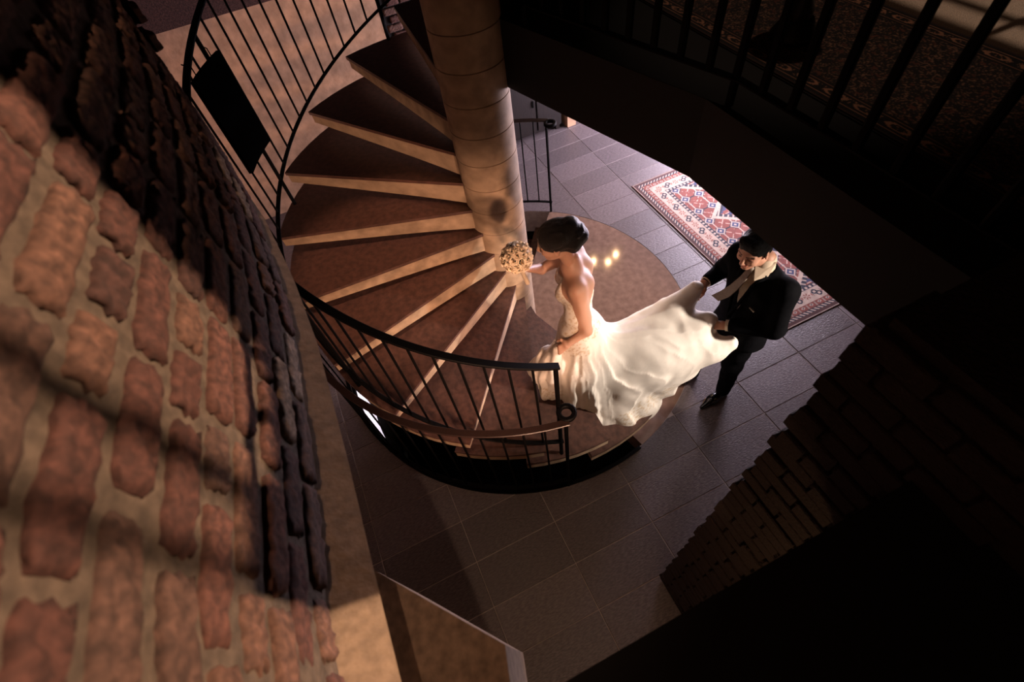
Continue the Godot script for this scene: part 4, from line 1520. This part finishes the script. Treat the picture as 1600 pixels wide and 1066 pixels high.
	for i in 4:
		var a: Vector3 = path[i]
		var c: Vector3 = path[i + 1]
		var o := f * 0.006
		var la := (l + up * 0.15).normalized()
		var q0: Vector3 = a - la * wd[i]
		var q1: Vector3 = a + la * wd[i]
		var q2: Vector3 = c + la * wd[i + 1]
		var q3: Vector3 = c - la * wd[i + 1]
		quad(st2, q0 + o, q1 + o, q2 + o, q3 + o)
		quad(st2, q3 - o, q2 - o, q1 - o, q0 - o)
		quad(st2, q1 - o, q2 - o, q2 + o, q1 + o)
		quad(st2, q0 + o, q3 + o, q3 - o, q0 - o)
	part("tie", done(st2), mats["tie"], t)
	var kn := SphereMesh.new()
	kn.radius = 0.019
	kn.height = 0.036
	part("tie_knot", kn, mats["tie"], t, Transform3D(Basis(), neck + f * 0.088 + up * 0.004))
	# jacket
	var J := Field.new(Vector3(0.88, 0.60, 0.94), Vector3(1.46, 1.46, 1.78), 0.0115)
	J.cap(ls + Vector3(0.005, -0.02, 0), rs + Vector3(0.005, -0.02, 0), 0.066, 0.066, 0.05)
	J.cap(neck - up * 0.055 + Vector3(0.02, 0, 0), neck - up * 0.09 + Vector3(0.02, 0, 0), 0.075, 0.11, 0.05)
	for s in [-1.0, 1.0]:
		J.cap(sh - up * 0.08 + l * s * 0.085, hip + up * 0.12 + l * s * 0.065, 0.118, 0.112, 0.05)
		J.cap(hip + up * 0.14 + l * s * 0.06, hip - up * 0.13 + l * s * 0.085, 0.11, 0.125, 0.05)
	J.cap(ls, le, 0.070, 0.062, 0.04)
	J.cap(le, le.lerp(lw, 0.82), 0.062, 0.050, 0.03)
	J.cap(rs, re, 0.070, 0.060, 0.04)
	J.cap(re, re.lerp(rw, 0.80), 0.060, 0.048, 0.03)
	var jn := FastNoiseLite.new()
	jn.frequency = 5.0
	J.op(func(w: Vector3, e: float) -> float:
		var q := w - sh
		var y := w.y
		var side := absf(q.dot(l) + 0.0)
		var v := e + 0.006 * jn.get_noise_3dv(w)
		v = maxf(v, 0.715 - y)
		var wide := clampf((y - 0.97) / 0.43, 0.0, 1.0) * 0.052
		if q.dot(f) > 0.0 and y > 0.86: v = maxf(v, minf(wide - side, 0.2))
		if y > 1.36: v = maxf(v, 0.070 - Vector2(w.x - neck.x, w.z - neck.z).length())
		return v, 0.09)
	for sd in [-1.0, 1.0]:
		var p0: Vector3 = sh + up * 0.055 + l * sd * 0.070 + f * 0.050
		for q in [[0.0, 0.062, 0.100], [-0.09, 0.050, 0.122], [-0.20, 0.032, 0.132], [-0.36, 0.006, 0.136]]:
			var p1: Vector3 = sh + up * q[0] + l * sd * q[1] + f * q[2]
			J.cap(p0, p1, 0.013, 0.012, 0.004)
			p0 = p1
	part("jacket", J.mesh(), mats["suit"], t)
	# shirt cuffs
	for q in [[le, lw], [re, rw]]:
		var st := begin()
		st.set_smooth_group(0)
		var a: Vector3 = q[0].lerp(q[1], 0.78)
		var c: Vector3 = q[0].lerp(q[1], 1.0)
		tube(st, PackedVector3Array([a, c]), 0.038, 16)
		part("cuff", done(st), mats["shirt"], t)
	# trousers
	var T := Field.new(Vector3(0.86, 0.03, 1.08), Vector3(1.40, 1.0, 1.72), 0.0125)
	var lk := Vector3(1.13, 0.47, 1.475)
	var la2 := Vector3(1.155, 0.085, 1.485)
	var rk := Vector3(1.03, 0.46, 1.25)
	var ra2 := Vector3(1.05, 0.085, 1.235)
	T.cap(hip + l * 0.06, hip - l * 0.06, 0.115, 0.115, 0.06)
	T.cap(hip + l * 0.085 - up * 0.03, lk, 0.098, 0.070, 0.04)
	T.cap(lk, la2, 0.070, 0.055, 0.03)
	T.cap(hip - l * 0.085 - up * 0.03, rk, 0.098, 0.070, 0.04)
	T.cap(rk, ra2, 0.070, 0.055, 0.03)
	T.op(func(w: Vector3, e: float) -> float: return maxf(e + 0.008 * jn.get_noise_3d(w.x, w.y * 2.0, w.z), 0.05 - w.y), 0.06)
	part("trousers", T.mesh(), mats["suit"], t)
	# shoes
	for q in [[la2, Vector3(0.955, 0.0, 1.515)], [ra2, Vector3(0.83, 0.0, 1.23)]]:
		var heel: Vector3 = q[0]
		heel.y = 0.0
		var d: Vector3 = (q[1] - heel).normalized()
		heel -= d * 0.06
		var F := Field.new(heel - Vector3(0.36, 0.01, 0.2), heel + Vector3(0.16, 0.16, 0.2), 0.006)
		F.cap(heel + d * 0.03 + up * 0.03, heel + d * 0.17 + up * 0.030, 0.034, 0.040, 0.02)
		F.cap(heel + d * 0.15 + up * 0.026, heel + d * 0.275 + up * 0.016, 0.038, 0.016, 0.02)
		F.cap(heel + d * 0.04 + up * 0.03, heel + d * 0.055 + up * 0.10, 0.036, 0.042, 0.03)
		F.op(func(w: Vector3, e: float) -> float: return maxf(e, 0.002 - w.y), 0.05)
		var s := part("shoe", F.mesh(), mats["shoe"], t)
		var n := d.cross(up)
		part("welt", bar(PackedVector3Array([heel + d * 0.10 + n * 0.040 + up * 0.012, heel + d * 0.19 + n * 0.040 + up * 0.012, heel + d * 0.255 + n * 0.018 + up * 0.012]), 0.004, 0.005), mats["gold"], s)
	# breast pocket square line
	var st3 := begin()
	var pk := sh + l * 0.125 + f * 0.118 - up * 0.16
	box(st3, pk - Vector3(0.004, 0.006, 0.02), pk + Vector3(0.004, 0.002, 0.02))
	part("pocket_edge", done(st3), mats["tie"], t)
